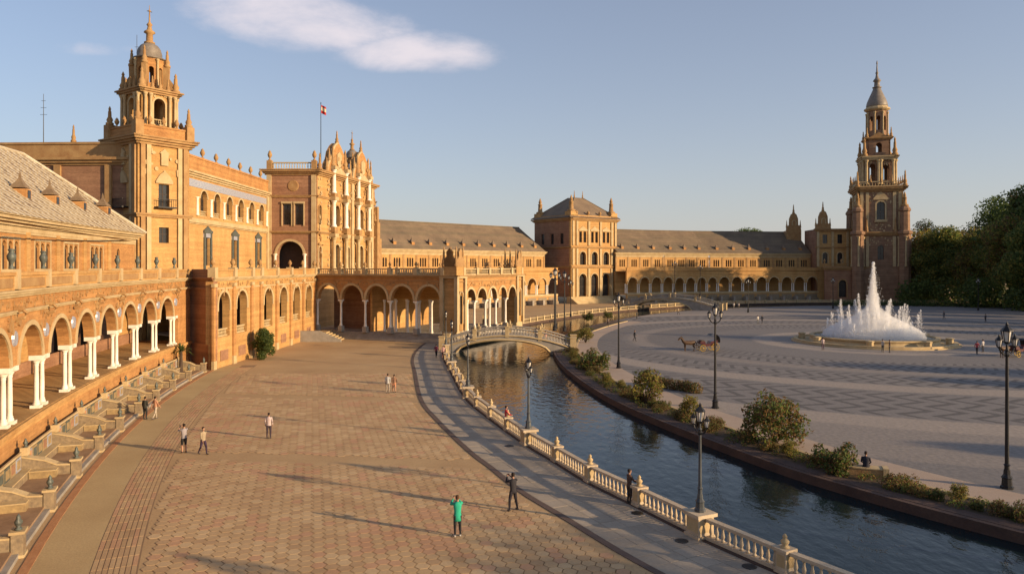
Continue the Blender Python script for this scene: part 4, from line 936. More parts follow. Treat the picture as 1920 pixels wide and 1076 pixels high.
    for i in range(8):
        a = i * math.pi / 4 + math.pi / 8; n = Vector((math.cos(a), math.sin(a), 0)); g = Fr((0, 0), (1, 0)); g.V = n; g.U = Vector((-n.y, n.x, 0)); g.o = n * 1.75
        hw = 1.75 * math.tan(math.pi / 8)
        wall(MB(), g, -hw, hw, 36, 40.6, [(0, .7, 37, 38.9, .35)], .3, True).build('lantern_wall', 'brick2', t); inst('column', me_colt, t, g(-hw, .1, 36.4), 0, (1.1, 1.1, 3.9))
    MB().lathe((0, 0, 40.4), [(2.0, 0), (2.15, .15), (1.75, .3), (1.6, .4), (1.62, .9), (1.45, 1.5), (1.1, 2.0), (.6, 2.32), (.5, 2.4)], 16).build('dome', 'brownslate', t, True)
    MB().lathe((0, 0, 42.7), [(.7, 0), (.7, .2), (.45, .3), (.42, 1.3), (.75, 1.5), (.7, 1.65), (.35, 1.9), (.25, 2.4), (.4, 2.6), (.12, 3.0), (.07, 4.4), (.2, 4.5), (.05, 4.7), (.03, 5.3)], 10).build('spire', 'trim', t, True)
    MB().box(ID, -.35, .35, -.03, .03, 47.1, 47.2).build('cross', 'iron', t)
    t.location = loc; t.rotation_euler = (0, 0, rz); ORG[t.name] = Vector(loc); return t
class Fr2r(Fr):
    def __init__(s, a, b): s.o = Vector((0, 0, 0)); s.U = Vector((a, b, 0)).normalized() * 1.0; s.V = Vector((-b, a, 0)).normalized()
tw = tower((-50.0, 103, 0), R(55), 'ornate square corner tower with arched belfry and domed lantern beside the glazed tile roof')
t2 = copy_tree(tw); t2.location = (-42.2, 197, 0); t2.rotation_euler = (0, 0, R(60)); tag(t2, 'domed corner tower half hidden behind the gabled entrance block')
def mast(x, y, z, h, label):
    a = thing('antenna_mast', label, 'antenna', (x, y, z)); MB().lathe((x, y, z), [(.07, 0), (.05, h * .6), (.03, h)], 5).build('pole', 'iron', a)
    m_ = MB()
    for k in range(3): m_.tube([(x - .5 + .1 * k, y, z + h * (.7 + .1 * k)), (x + .5 - .1 * k, y, z + h * (.7 + .1 * k))], .025, 4)
    m_.build('crossbar', 'iron', a)
mast(-66.5, 106, 26.7, 9.8, 'thin antenna mast on the shaded flat roof of the central building')
mast(-53.5, 106.5, 28, 17, 'thin tall mast close behind the domed corner tower')

# ------------------------------------------------------------------ far curved wings
def far_wing(pts, label, glabel, skip0=False, pitch=4.95, nxt=None):
    gal = thing('arcade_gallery', glabel, 'arcade', (*pts[0], 0)); wg = thing('arcade_wing', label, 'building', (*pts[0], 10))
    P = [Vector(p) for p in pts]
    nr = [Fr(a, b - a) for a, b in zip(P, P[1:])]
    for si, (a, b) in enumerate(zip(P, P[1:])):
        f = nr[si]; L = (b - a).length; n = max(1, round(L / pitch)); p = L / n
        for i in range(n):
            u0, u1 = i * p, (i + 1) * p; c = (u0 + u1) / 2
            wall(MB(), f, u0, u1, 6.2, 10.3, [(c, p - 1.25, 6.2, 6.5, (p - 1.25) / 2)], .7).build('arch_bay', 'brick', gal)
            ring(MB(), f, c, p - 1.25, 6.5, (p - 1.25) / 2, .28, -.02, .1, 10).build('archivolt', 'stone', gal)
            for s_ in (-.34, .34): inst('column', me_col, gal, f(u0 + s_, -.36, 3.2), 0, (1.3, 1.3, 3.0))
            MB().box(f, u0, u1, -6, .15, 2.6, 3.2).build('floor_band', 'stone', gal)
            MB().box(f, u0, u1, -.5, 0, 0, 2.6).box(f, u0 + .5, u1 - .5, 0, .06, .9, 2.2, 1).build('plinth_wall', ['brick', 'tilemix'], gal)
            MB().box(f, u0 - .2, u0 + .2, 0, 2.6, 0, 1.4).box(f, u0 - .35, u0 + .35, 2.2, 2.9, 0, 1.5).build('alcove_wall', 'greystone', gal)
            MB().box(f, u0 + .3, u1 - .3, 0, .7, 0, .9).build('alcove_bench', 'tilemix', gal)
        m_ = MB().box(f, 0, L, -.4, .08, 10.7, 11.5).box(f, 0, L, -.5, .18, 11.5, 11.7); cornice(m_, f, 0, L, 10.3, [(.15, .15), (.15, .3), (.12, .42)]); m_.box(f, 0, L, 0, .1, 9.4, 9.6).build('parapet', 'brick', gal)
        MB().box(f, 0, L, -6.4, -.4, 10.32, 10.5).build('terrace_slab', 'paleplat', gal)
        MB().box(f, -.5, L + .5, -6.4, -6.1, 3.2, 10.3).build('rear_wall', 'brick', gal)
        # upper wing
        g = Fr((0, 0), (1, 0)); g.o = f(0, -6, 0); g.U = f.U; g.V = f.V
        ng = max(1, round(L / 4.6)); wl = []
        for i in range(ng):
            for s_ in (-.85, 0, .85): wl.append((i + .5) * L / ng + s_)
        wall(MB(), g, 0, L, 10.5, 16.2, [(u, .55, 12.0, 14.2, .27) for u in wl], .4, False, 6).build('wall', 'brick', wg)
        for u in wl:
            mb = MB(); mb.add([g(u - .3, -.3, 11.9), g(u + .3, -.3, 11.9), g(u + .3, -.3, 14.6), g(u - .3, -.3, 14.6)], [(0, 1, 2, 3)], 1); mb.box(g, u - .03, u + .03, -.29, -.24, 12, 14.3); mb.build('window', ['wood', 'glass'], wg)
        for i in range(ng + 1): MB().box(g, i * L / ng - .3, i * L / ng + .3, -.02, .12, 10.5, 15.4).build('pilaster', 'trim', wg)
        m_ = MB(); cornice(m_, g, 0, L, 15.3, [(.3, .12), (.3, .2)]); cornice(m_, g, 0, L, 16.0, [(.3, .35), (.3, .6), (.25, .85)]); m_.build('cornice', 'stone', wg)
    # one continuous roof per wing
    def mit(v, z):
        out = []
        for i in range(len(P)):
            d = (P[min(i + 1, len(P) - 1)] - P[max(i - 1, 0)]).normalized(); n = Vector((d.y, -d.x)); q = P[i] + n * v; out.append((q.x, q.y, z))
        return out
    mb = MB(); A, B, C = mit(-5.1, 16.85), mit(-17.5, 25.2), mit(-30, 16.85); n = len(P)
    mb.add(A + B + C, [(i, i + 1, n + i + 1, n + i) for i in range(n - 1)] + [(n + i, n + i + 1, 2 * n + i + 1, 2 * n + i) for i in range(n - 1)] + [(0, n, 2 * n), (n - 1, 2 * n - 1, 3 * n - 1)])
    rf = mb.build('roof', 'rooff', wg)
    # tile courses
    tc_ = MB()
    for i in range(n - 1):
        NRW = 26
        for r in range(NRW):
            t0, t1 = r / NRW, (r + 1) / NRW
            a0 = Vector(A[i]).lerp(Vector(B[i]), t0); a1 = Vector(A[i + 1]).lerp(Vector(B[i + 1]), t0); b0 = Vector(A[i]).lerp(Vector(B[i]), t1); b1 = Vector(A[i + 1]).lerp(Vector(B[i + 1]), t1)
            up = Vector((0, 0, .14)); lo = Vector((0, 0, .02))
            tc_.add([a0 + up, a1 + up, b1 + lo, b0 + lo, a0, a1], [(0, 1, 2, 3), (4, 5, 1, 0)], random.randrange(2))
    tag(tc_.build('roof_tile', ['rooff', 'rooff2'], rf), kind='stuff')
    m_ = MB(); m_.tube([Vector(b) + Vector((0, 0, .1)) for b in B], .22, 6); m_.build('ridge_tile', 'rooff2', rf)
    for si, (a, b) in enumerate(zip(P, P[1:])):
        f = nr[si]; L = (b - a).length; nd = max(1, round(L / 6.2))
        for i in range(nd):
            u = (i + .5) * L / nd; d = MB().box(f, u - .5, u + .5, -9, -6.9, 17.2, 18.9); do = d.build('dormer', 'brick2', wg)
            MB().lathe(f(u, -7.6, 18.9), [(1.0, 0), (.4, .6), (.1, 1.1), (.02, 1.6)], 4, rot=math.pi / 4 + math.atan2(f.U.y, f.U.x)).build('dormer_roof', 'rooff', do)
    return gal, wg
g1, w1_ = far_wing([(-38, 187.8), (-16, 211), (14.8, 242)], 'far brick wing with small window groups and brown tile roof beyond the portico', 'far sunlit arcade with paired white columns between entrance block and hip-roofed pavilion')
g2, w2_ = far_wing([(38.2, 248.8), (56, 258), (73, 264.5), (92, 268.5), (111, 270.5)], 'far brick wing with brown roof between the pavilion and the tall tower', 'far arcade with white columns in shade between pavilion and tall tower')

# ------------------------------------------------------------------ hip-roofed pavilion
PVF = Fr((19.2, 243.5), (.80, .60)); VL, VD = 21.0, 19.0
pav = thing('pavilion', 'square three-storey pavilion with arched bays and a brown hip roof', 'building', PVF(VL / 2, -VD / 2, 0))
PVL = Fr((0, 0), (1, 0)); PVL.o = PVF(0, -VD, 0); PVL.U = PVF.V; PVL.V = -PVF.U
bc = [5.2, 10.5, 15.8]
mb = MB()
for z0, z1, ops in ((2.0, 12.2, [(u, 3.3, 2.2, 8.0, 1.65) for u in bc]), (12.2, 18.6, [(u, 2.7, 12.6, 15.6, 1.35) for u in bc]), (18.6, 28, [(u + s_, 1.2, 20, 23.6, 0) for u in bc for s_ in (-.95, .95)])):
    wall(mb, PVF, 0, VL, z0, z1, ops, .9, False)
mb.build('front_wall', 'brick', pav)
for u in bc:
    for w_, zs, dr in ((3.3, 8, 5.4), (2.7, 15.6, 3)): ring(MB(), PVF, u, w_, zs, w_ / 2, .3, -.02, .15, 12, drop=dr).build('archivolt', 'stone', pav)
    window(PVF, u, 2.7, 12.6, 15.6, 1.35, pav, .8); window(PVF, u, 3.3, 2.2, 8, 1.65, pav, .85, name='arched_doorway')
    for s_ in (-.95, .95): window(PVF, u + s_, 1.2, 20, 23.6, 0, pav, .5)
    MB().box(PVF, u - 1.9, u + 1.9, 0, .3, 23.8, 24.3).prism(PVF, [(u - 1.8, 24.3), (u + 1.8, 24.3), (u, 25.4)], 0, .2).build('window_crest', 'stone', pav)
for u in (.9, 2.6, 7.85, 13.15, 18.4, 20.1):
    for z0, z1 in ((2, 11.4), (12.6, 18), (19, 27)):
        MB().box(PVF, u - .4, u + .4, -.02, .35, z0, z1).build('pilaster', 'stone', pav)
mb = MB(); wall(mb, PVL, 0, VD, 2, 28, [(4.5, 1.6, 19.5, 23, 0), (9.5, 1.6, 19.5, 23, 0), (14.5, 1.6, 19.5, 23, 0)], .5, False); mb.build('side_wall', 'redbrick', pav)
for u in (4.5, 9.5, 14.5): window(PVL, u, 1.6, 19.5, 23, 0, pav, .4)
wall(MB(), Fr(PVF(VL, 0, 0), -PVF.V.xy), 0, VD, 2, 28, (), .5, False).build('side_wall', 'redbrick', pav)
for fr, L in ((PVF, VL), (PVL, VD)):
    m_ = MB(); cornice(m_, fr, 0, L, 11.5, [(.3, .3), (.3, .5), (.2, .3)]); cornice(m_, fr, 0, L, 18.1, [(.25, .3), (.25, .5)]); cornice(m_, fr, 0, L, 27.1, [(.3, .3), (.3, .6), (.3, .95)]); m_.build('cornice', 'trim', pav)
    MB().box(fr, 0, L, -.5, .1, 28, 29.0).build('parapet', 'brick', pav)
for i, u in enumerate((2.6, 7.85, 13.15, 18.4)): inst('urn', me_urn, pav, PVF(u, -.2, 29), 0, (1.6, 1.6, 1.5))
for u, v in ((1.4, -1.4), (VL - 1.4, -1.4), (1.4, -VD + 1.4)):
    MB().box(PVF, u - 1.5, u + 1.5, v - 1.5, v + 1.5, 28, 30.2).build('turret_base', 'brick', pav)
    inst('turret', me_obel, pav, PVF(u, v, 30.2), 0, (4.6, 4.6, 5.4))
mb = MB(); C1 = [PVF(u, v, 28.2) for u, v in ((-.9, .6), (VL + .9, .6), (VL + .9, -VD - .9), (-.9, -VD - .9))]; T1 = [PVF(u, v, 35.6) for u, v in ((8.6, -8), (12.4, -8), (12.4, -11), (8.6, -11))]
mb.add(C1 + T1, [(0, 1, 5, 4), (1, 2, 6, 5), (2, 3, 7, 6), (3, 0, 4, 7), (4, 5, 6, 7), (3, 2, 1, 0)]); rf = mb.build('roof', 'rooff', pav)
m_ = MB()
for a, b in zip(C1, T1): m_.tube([a, b], .2, 6)
m_.build('ridge_tile', 'rooff2', rf)
for u in (8.6, 12.4): inst('finial', me_pin, pav, PVF(u, -8, 35.6), 0, (1.2, 1.2, 2.4))
for i in range(8): MB().box(PVF, -1 - .0 * i, VL + 1, -1, 4.4 - .5 * i, i * .27 + (.001 if i else 0), (i + 1) * .27 - .001 * 0).build('step', 'stone', pav)

# ------------------------------------------------------------------ tall tower and its buildings
TC = Vector((131.0, 268.0)); trz = math.atan2(-.96, -.28) + math.pi / 2     # visible face turned to the plaza
def sframe(c, rz, h):
    out = []
    for i in range(4):
        a = rz - math.pi / 2 + i * math.pi / 2; n = Vector((math.cos(a), math.sin(a), 0)); g = Fr((0, 0), (1, 0)); g.V = n; g.U = Vector((-n.y, n.x, 0)); g.o = Vector((c.x, c.y, 0)) + n * h; out.append(g)
    return out
tt = thing('tall_tower', 'tall red brick tower in receding tiers with belfry and slate dome', 'tower', (TC.x, TC.y, 0))
h = 6.9
for s in sframe(TC, trz, h):
    mb = MB(); wall(mb, s, -h, h, 0, 24, [(0, 2.0, 14.5, 18.5, 1.0)], .6, False); wall(mb, s, -h, h, 24, 39.5, [(0, 2.6, 28.5, 33.5, 1.3)], .6, False); mb.build('wall', 'towerbrick', tt)
    window(s, 0, 2.0, 14.5, 18.5, 1.0, tt, .5); window(s, 0, 2.6, 28.5, 33.5, 1.3, tt, .5)
    ring(MB(), s, 0, 2.6, 33.5, 1.3, .5, -.02, .25, 12, drop=5).build('archivolt', 'stone', tt)
    MB().box(s, -2.4, 2.4, 0, .4, 35.4, 36).prism(s, [(-2.3, 36), (2.3, 36), (1, 37.6), (0, 38.2), (-1, 37.6)], 0, .3).box(s, -2, 2, 0, .8, 27.6, 28.4).build('window_crest', 'stone', tt)
    for u in (-6.1, -4.3, 4.3, 6.1):
        for z0, z1 in ((12, 22.6), (24.8, 38)): MB().box(s, u - .5, u + .5, -.02, .4, z0, z1).build('pilaster', 'stone', tt)
    m_ = MB(); cornice(m_, s, -h, h, 22.8, [(.5, .5), (.5, .9), (.4, 1.2)]); cornice(m_, s, -h, h, 38.2, [(.5, .5), (.5, 1.0), (.5, 1.5), (.3, 1.7)]); m_.build('cornice', 'trim', tt)
    b_ = MB(); simple_balustrade(b_, s, -h - 1, h + 1, 40, 1.8, .9, .8); b_.build('balustrade', 'stone', tt)
h2 = 4.6
for s in sframe(TC, trz, h2):
    wall(MB(), s, -h2, h2, 40, 51.5, [(-2.2, 1.9, 42.5, 47.5, .95), (2.2, 1.9, 42.5, 47.5, .95)], .6, True).build('belfry_wall', 'towerbrick', tt)
    for u in (-4.3, -.4, .4, 4.3): inst('column', me_colt, tt, s(u, .7, 41), 0, (3.2, 3.2, 8.6))
    m_ = MB(); cornice(m_, s, -h2, h2, 49.6, [(.5, 1.0), (.5, 1.3), (.4, 1.6)]); m_.build('cornice', 'stone', tt)
h3 = 3.7
for s in sframe(TC, trz, h3):
    wall(MB(), s, -h3, h3, 51, 58, [(0, 1.9, 52.5, 55, .95)], .5, True).build('belfry_wall', 'towerbrick', tt)
    m_ = MB(); cornice(m_, s, -h3, h3, 57, [(.4, .5), (.4, .9)]); m_.prism(s, [(-3.2, 57.8), (3.2, 57.8), (0, 59.6)], -.3, .2).build('pediment', 'trim', tt)
ux, uy = Vector((math.cos(trz), math.sin(trz))), Vector((-math.sin(trz), math.cos(trz)))
for a in (-1, 1):
    for b in (-1, 1):
        c = TC + (ux * a + uy * b) * (h + .6)
        q = MB(); q.lathe((c.x, c.y, 0), [(2.0, 0), (2.0, 23), (2.5, 23.4), (2.5, 24.2), (1.7, 24.6), (1.6, 31), (2.0, 31.4), (1.9, 32), (1.2, 33)], 8, rot=trz + math.pi / 8); q.build('corner_turret', 'towerbrick', tt)
        inst('turret_spire', me_obel, tt, (c.x, c.y, 33), 0, (4.5, 4.5, 5))
        for k in range(4):
            e = c + (ux * math.cos(k * math.pi / 2) + uy * math.sin(k * math.pi / 2)) * 1.9
            inst('turret_column', me_colt, tt, (e.x, e.y, 12), 0, (2.2, 2.2, 10.5))
        c = TC + (ux * a + uy * b) * (h + .7); inst('pinnacle', me_pin, tt, (c.x, c.y, 40), 0, (3.4, 3.4, 5.5))
        c = TC + (ux * a + uy * b) * (h2 + .3); inst('pinnacle', me_pin, tt, (c.x, c.y, 51), 0, (4.6, 4.6, 6.5))
        c = TC + (ux * a + uy * b) * (h3 + .2); inst('pinnacle', me_pin, tt, (c.x, c.y, 57.8), 0, (2.4, 2.4, 3.5))
for s in sframe(TC, trz, h):
    for u in (-3.4, 0, 3.4): inst('pinnacle', me_pin, tt, s(u, .8, 41.6), 0, (1.7, 1.7, 2.6))
    for u in (-4.6, 4.6): inst('pinnacle', me_pin, tt, s(u, .6, 24.2), 0, (2.4, 2.4, 5.0))
    carve(s, -6.5, 6.5, 34, 38, 40, tt, .3); carve(s, -3.4, 3.4, 24.5, 28, 24, tt, .3); carve(s, -6.5, 6.5, 19.5, 22.6, 30, tt, .3)
for s in sframe(TC, trz, h2): carve(s, -4.4, 4.4, 47.8, 49.6, 24, tt, .3); carve(s, -4.4, 4.4, 40.2, 42.4, 24, tt, .3)
for i in range(8):
    a = trz + i * math.pi / 4; n = Vector((math.cos(a), math.sin(a), 0)); g = Fr((0, 0), (1, 0)); g.V = n; g.U = Vector((-n.y, n.x, 0)); g.o = Vector((TC.x, TC.y, 0)) + n * 3.1; hw = 3.1 * math.tan(math.pi / 8)
    wall(MB(), g, -hw, hw, 57.5, 68.5, [(0, 1.2, 60.5, 65, .6)], .4, True).build('lantern_wall', 'towerbrick', tt)
    inst('column', me_colt, tt, g(-hw, .15, 58.5), 0, (2.0, 2.0, 8.6))
MB().lathe((TC.x, TC.y, 67.6), [(3.6, 0), (4.3, .5), (4.3, .9), (3.7, 1.2), (3.5, 1.6)], 16).build('lantern_cornice', 'stone', tt)
MB().lathe((TC.x, TC.y, 69), [(3.5, 0), (3.6, .6), (3.35, 1.8), (2.7, 3.4), (2.0, 5.0), (1.4, 6.4), (1.15, 7.2)], 16).build('dome', 'brownslate', tt, True)
MB().lathe((TC.x, TC.y, 76), [(1.5, 0), (1.6, .3), (1.0, .5), (.9, 2.2), (1.4, 2.5), (1.2, 2.9), (.6, 3.6), (.35, 5), (.6, 5.4), (.3, 5.9), (.16, 8.6), (.3, 8.8), (.1, 9.8)], 10).build('spire', 'brownslate', tt, True)
# terrace base of the tower
tb = thing('tower_terrace', 'shaded brick terrace base with arched doorways under the tall tower', 'building', (TC.x, TC.y - 8, 0))
TF = Fr((111.2, 265.5), (39, -6.5)); TL = math.hypot(39, 6.5)
ws = [(6, 2.6), (13, 2.6), (20, 3.0), (27, 2.6), (34, 2.6)]
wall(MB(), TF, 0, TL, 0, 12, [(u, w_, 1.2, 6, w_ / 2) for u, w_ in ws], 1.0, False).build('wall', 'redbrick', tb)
for u, w_ in ws: window(TF, u, w_, 1.2, 6, w_ / 2, tb, .9, name='arched_doorway'); ring(MB(), TF, u, w_, 6, w_ / 2, .35, -.02, .15, 10, drop=4.8).build('archivolt', 'trim', tb)
m_ = MB(); cornice(m_, TF, 0, TL, 10.8, [(.4, .3), (.4, .6), (.3, .8)]); simple_balustrade(m_, TF, 0, TL, 12, 1.2, .7, -.3); m_.build('parapet', 'trim', tb)
for k in range(8): inst('urn', me_urn, tb, TF(k * TL / 7, -.3, 13.2), 0, (1.2, 1.2, 1.6))
MB().slab([tuple(TF(u, v, 0))[:2] for u, v in ((0, -.1), (TL, -.1), (TL, -24), (0, -24))], 11.8, 12).build('terrace_slab', 'paleplat', tb)
wall(MB(), Fr(TF(TL, 0, 0), -TF.V.xy), 0, 24, 0, 12, (), .5, False).build('end_wall', 'redbrick', tb)
# gabled building left of the tower
GF = Fr((110.3, 270.5), (16.5, -1.4)); GL = 16.5
gb = thing('gabled_building', 'small brick building with curved dormer gables beside the tall tower', 'building', GF(8, -4, 0))
gw = [(3, 1.8), (8.2, 1.8), (13.4, 1.8)]
mb = MB(); wall(mb, GF, 0, GL, 0, 19, [(u, w_, 13.2, 16.2, .9) for u, w_ in gw], .5, False); wall(mb, GF, 0, GL, 19, 25.6, [(u, 1.7, 20.4, 23.6, 0) for u, w_ in gw], .5, False); mb.build('wall', 'brick', gb)
for u, w_ in gw:
    window(GF, u, w_, 13.2, 16.2, .9, gb, .4); window(GF, u, 1.7, 20.4, 23.6, 0, gb, .4); ring(MB(), GF, u, w_, 16.2, .9, .3, -.02, .15, 10, drop=3).build('archivolt', 'stone', gb)
for u in (.5, 5.6, 10.8, 16): MB().box(GF, u - .4, u + .4, -.02, .35, 12, 24.8).build('pilaster', 'stone', gb)
m_ = MB(); cornice(m_, GF, 0, GL, 18.6, [(.3, .3), (.3, .5)]); cornice(m_, GF, 0, GL, 24.6, [(.4, .4), (.4, .7), (.3, 1.0)]); m_.build('cornice', 'trim', gb)
GS = Fr((0, 0), (1, 0)); GS.o = GF(0, -14, 0); GS.U = GF.V; GS.V = -GF.U
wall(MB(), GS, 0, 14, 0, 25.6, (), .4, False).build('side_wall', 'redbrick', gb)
MB().slab([tuple(GF(u, v, 0))[:2] for u, v in ((0, -.1), (GL, -.1), (GL, -14), (0, -14))], 25.3, 25.6).build('flat_roof', 'rooff', gb)
for u, v in ((2.6, -.4), (-4.5, -12)):
    gz = 25.6; f = GF; q = MB()
    q.prism(GF, [(u - 2.7, gz), (u + 2.7, gz), (u + 2.5, gz + 1.4), (u + 1.6, gz + 2.2), (u + 1.5, gz + 4.6), (u + .9, gz + 6.2), (u, gz + 6.8), (u - .9, gz + 6.2), (u - 1.5, gz + 4.6), (u - 1.6, gz + 2.2), (u - 2.5, gz + 1.4)], v - 1.4, v)
    if v < -1: q.box(GF, u - 2.7, u + 2.7, v - 4, v - .01, 12, gz)
    go = q.build('dormer_gable', 'trim', gb); ring(MB(), GF, u, 1.1, gz + 3.2, .55, .35, v, v + .2, 8, drop=1.2).build('gable_window_frame', 'stone', go)
    inst('pinnacle', me_pin, gb, GF(u, v - .7, gz + 6.6), 0, (2.2, 2.2, 3.4))
    for s_ in (-2.5, 2.5): inst('pinnacle', me_pin, gb, GF(u + s_, v - .7, gz + 1.2), 0, (1.8, 1.8, 2.8))

# ------------------------------------------------------------------ bridges
def bridge(A, B, wd, zc_, ze, label, lamps, lampl, arch=(.12, .74)):
    A, B = Vector(A), Vector(B); f = Fr(A, B - A); L = (B - A).length
    r = thing('footbridge', label, 'bridge', (*((A + B) / 2), 0)); n = 24
    top = lambda s: ze + (zc_ - ze) * max(0, 1 - (2 * s - 1) ** 2)
    a0, a1 = arch; am, ah = (a0 + a1) / 2, (a1 - a0) / 2
    def under(s):
        if s <= a0 or s >= a1: return WZ - .5
        return WZ + (zc_ - .75 - WZ) * math.sqrt(max(0, 1 - ((s - am) / ah) ** 2))
    S_ = [i / n for i in range(n + 1)]; S_ = sorted(set(S_ + [a0, a1, a0 + 1e-4, a1 - 1e-4, a0 + .01, a1 - .01]))
    poly = [(s * L, under(s)) for s in S_] + [(s * L, top(s)) for s in reversed(S_)]
    mb = MB()
    for s0, s1 in zip(S_, S_[1:]):
        q = [(s0 * L, under(s0)), (s1 * L, under(s1)), (s1 * L, max(top(s1), under(s1) + .02)), (s0 * L, max(top(s0), under(s0) + .02))]
        P = [f(u, v, z) for v in (wd / 2, -wd / 2) for u, z in q]
        mb.add(P, [(0, 1, 2, 3), (7, 6, 5, 4), (3, 2, 6, 7), (0, 4, 5, 1)])
    mb.build('arch_span', 'greystone', r)
    ar = MB()
    for v in (wd / 2 + .05, -wd / 2 - .05):
        ss = [a0 + (a1 - a0) * i / 20 for i in range(21)]
        ar.tube([f(s * L, v, under(max(min(s, a1 - .001), a0 + .001)) + .12) for s in ss], .16, 4)
        ar.tube([f(s * L, v, top(s) - .05) for s in S_], .12, 4)
    ar.build('arch_moulding', 'stone', r)
    for v in (wd / 2 - .18, -wd / 2 + .18):
        b_ = MB(); hgt = .95
        b_.tube([f(s * L, v, top(s) + hgt) for s in S_], .13, 6); b_.tube([f(s * L, v, top(s) + .08) for s in S_], .12, 6)
        nb_ = int(L / .42)
        for j in range(nb_):
            s = (j + .5) / nb_; b_.lathe(f(s * L, v, top(s) + .1), [(.08, 0), (.05, .12), (.1, .3), (.045, .55), (.08, .85)], 6)
        b_.build('balustrade', 'greystone', r)
        for s in (0, .25, .5, .75, 1):
            z = top(s); big = s in (0, 1); k = .42 if big else .26
            MB().box(f, s * L - k, s * L + k, v - k, v + k, z - .3, z + (1.5 if big else 1.2)).box(f, s * L - k - .08, s * L + k + .08, v - k - .08, v + k + .08, z + (1.5 if big else 1.2), z + (1.64 if big else 1.32)).build('pillar', 'stone', r)
            if not big: inst('finial', me_fin, r, f(s * L, v, z + 1.32), 0, (1, 1, .6))
    for s, sd, up in lamps:
        v = sd * (wd / 2 - .18); place(LT, f(s * L, v, top(s) + 1.64), lampl, 'tall lamps on the bridge pillars', rz=math.atan2(f.U.y, f.U.x))
    return r
bridge((-9.9, 110), (8.9, 108.3), 4.6, 2.15, .35, 'arched grey stone footbridge with balustrades across the canal by the portico', [(.86, 1, 0), (.86, -1, 0), (.93, -1, 0)], 'tall black lamp with three lanterns on the footbridge by the portico', (.11, .83))
bridge((33, 219), (58, 205), 5, 3.2, .35, 'far arched footbridge crossing the canal before the shaded arcade', [(.55, 1, 0), (.8, 1, 0)], 'tall black lamp with three lanterns on the far footbridge', (.12, .72))
# railing of the far canal bank
fbl = [p for p in BL if p.y > 118]
fb = thing('far_canal_balustrade', 'low stone balustrade along the far stretch of the canal bank', 'balustrade', (fbl[0].x, fbl[0].y, 0))
for i in range(0, len(fbl) - 5, 4):
    a, b = fbl[i], fbl[i + 4]
    if (a - Vector((33, 219))).length < 4 or a.x > 190: continue
    f = Fr(a, b - a); L = (b - a).length; q = MB(); simple_balustrade(q, f, .25, L - .25, 0, .95, .55, 0, 0, 5); q.box(f, -.25, .25, -.25, .25, 0, 1.1); q.build('balustrade_section', 'stone', fb)

# ------------------------------------------------------------------ plaza lamps
for px, py, lb in ((1888, 915, 'tall black lamp with ring-shaped arms on the plaza by the low shrubs'), (1341, 765, 'tall black lamp on the plaza beside a long hedge shadow'), (1160, 690, 'tall black lamp on the plaza near the footbridge')):
    place(LT, G(px, py), lb, 'tall plaza lamps', rz=R(20))
for p, lb in (((24.5, 30.2, 0), 'tall black lamp on the canal bank outside the shrubs'), ((24.5, 14.2, .9), 'tall black lamp beside the near end of the canal'), ((62, 196, 0), 'tall lamp on the plaza before the far bridge'),
              ((-5.6, 156, 2), 'tall lamp on the far promenade beyond the footbridge'), ((-1, 186, 0), 'tall lamp at the foot of the far sunlit arcade'), ((14, 178, 0), 'tall lamp between far canal and sunlit arcade'),
              ((92, 214, 0), 'tall lamp on the plaza behind the fountain jets'), ((128, 205, 0), 'tall lamp in tree shade near the tall tower'), ((118, 160, 0), 'tall lamp in tree shade beyond the fountain')):
    place(LT, p, lb, 'tall plaza lamps', rz=R(20))
    if p[2] > 0: 
        pz = thing('lamp_pedestal', 'square stone pedestal carrying a tall lamp, ' + ('near end of the canal' if p[1] < 30 else 'far promenade beyond the footbridge'), 'pedestal', (p[0], p[1], 0))
        MB().box(ID, p[0] - .55, p[0] + .55, p[1] - .55, p[1] + .55, 0, p[2] - .1).build('shaft', 'stone', pz); MB().box(ID, p[0] - .65, p[0] + .65, p[1] - .65, p[1] + .65, p[2] - .1, p[2]).build('cap', 'stone', pz)

# ------------------------------------------------------------------ fountain
fo = thing('fountain', 'round stone fountain with a low outer ring and tall white water jets', 'fountain', (FC.x, FC.y, 0))
def ringlathe(prof, seg=56): return MB().lathe((FC.x, FC.y, 0), prof, seg)
ringlathe([(12.2, 0), (12.2, .16), (11.8, .16), (11.8, .42), (11.2, .42), (11.2, .12), (9.9, .12)]).build('outer_ring', 'stone', fo)
ringlathe([(10.0, .02), (10.0, .2), (9.5, .25), (9.2, .7), (9.45, .82), (9.45, 1.05), (8.8, 1.05), (8.8, .6), (8.7, .6)]).build('basin', 'stone', fo)
ringlathe([(8.85, .7), (8.85, .88)]).build('pool_water', 'pool', fo)
ringlathe([(2.2, .7), (2.2, 1.3), (1.4, 1.5), (1.0, 1.9), (.5, 2.0)], 20).build('centre_stone', 'greystone', fo)
for k in range(8):
    a = k * math.pi / 4 + .3; c = Vector((FC.x + 10.6 * math.cos(a), FC.y + 10.6 * math.sin(a)))
    MB().lathe((c.x, c.y, 0), [(.55, 0), (.55, .9), (.65, .95), (.65, 1.05), (.35, 1.15)], 8).build('ring_pedestal', 'stone', fo)
rnd = random.Random(3)
def drop(mb, p, s, d):
    a = Vector((rnd.uniform(-1, 1), rnd.uniform(-1, 1), rnd.uniform(-1, 1))).normalized(); d = d.normalized()
    b = a.cross(d).normalized() * s; l = d * s * rnd.uniform(1.5, 3.5)
    mb.add([p - b, p + b, p + l, p - l * .6], [(0, 2, 1), (0, 1, 3)])
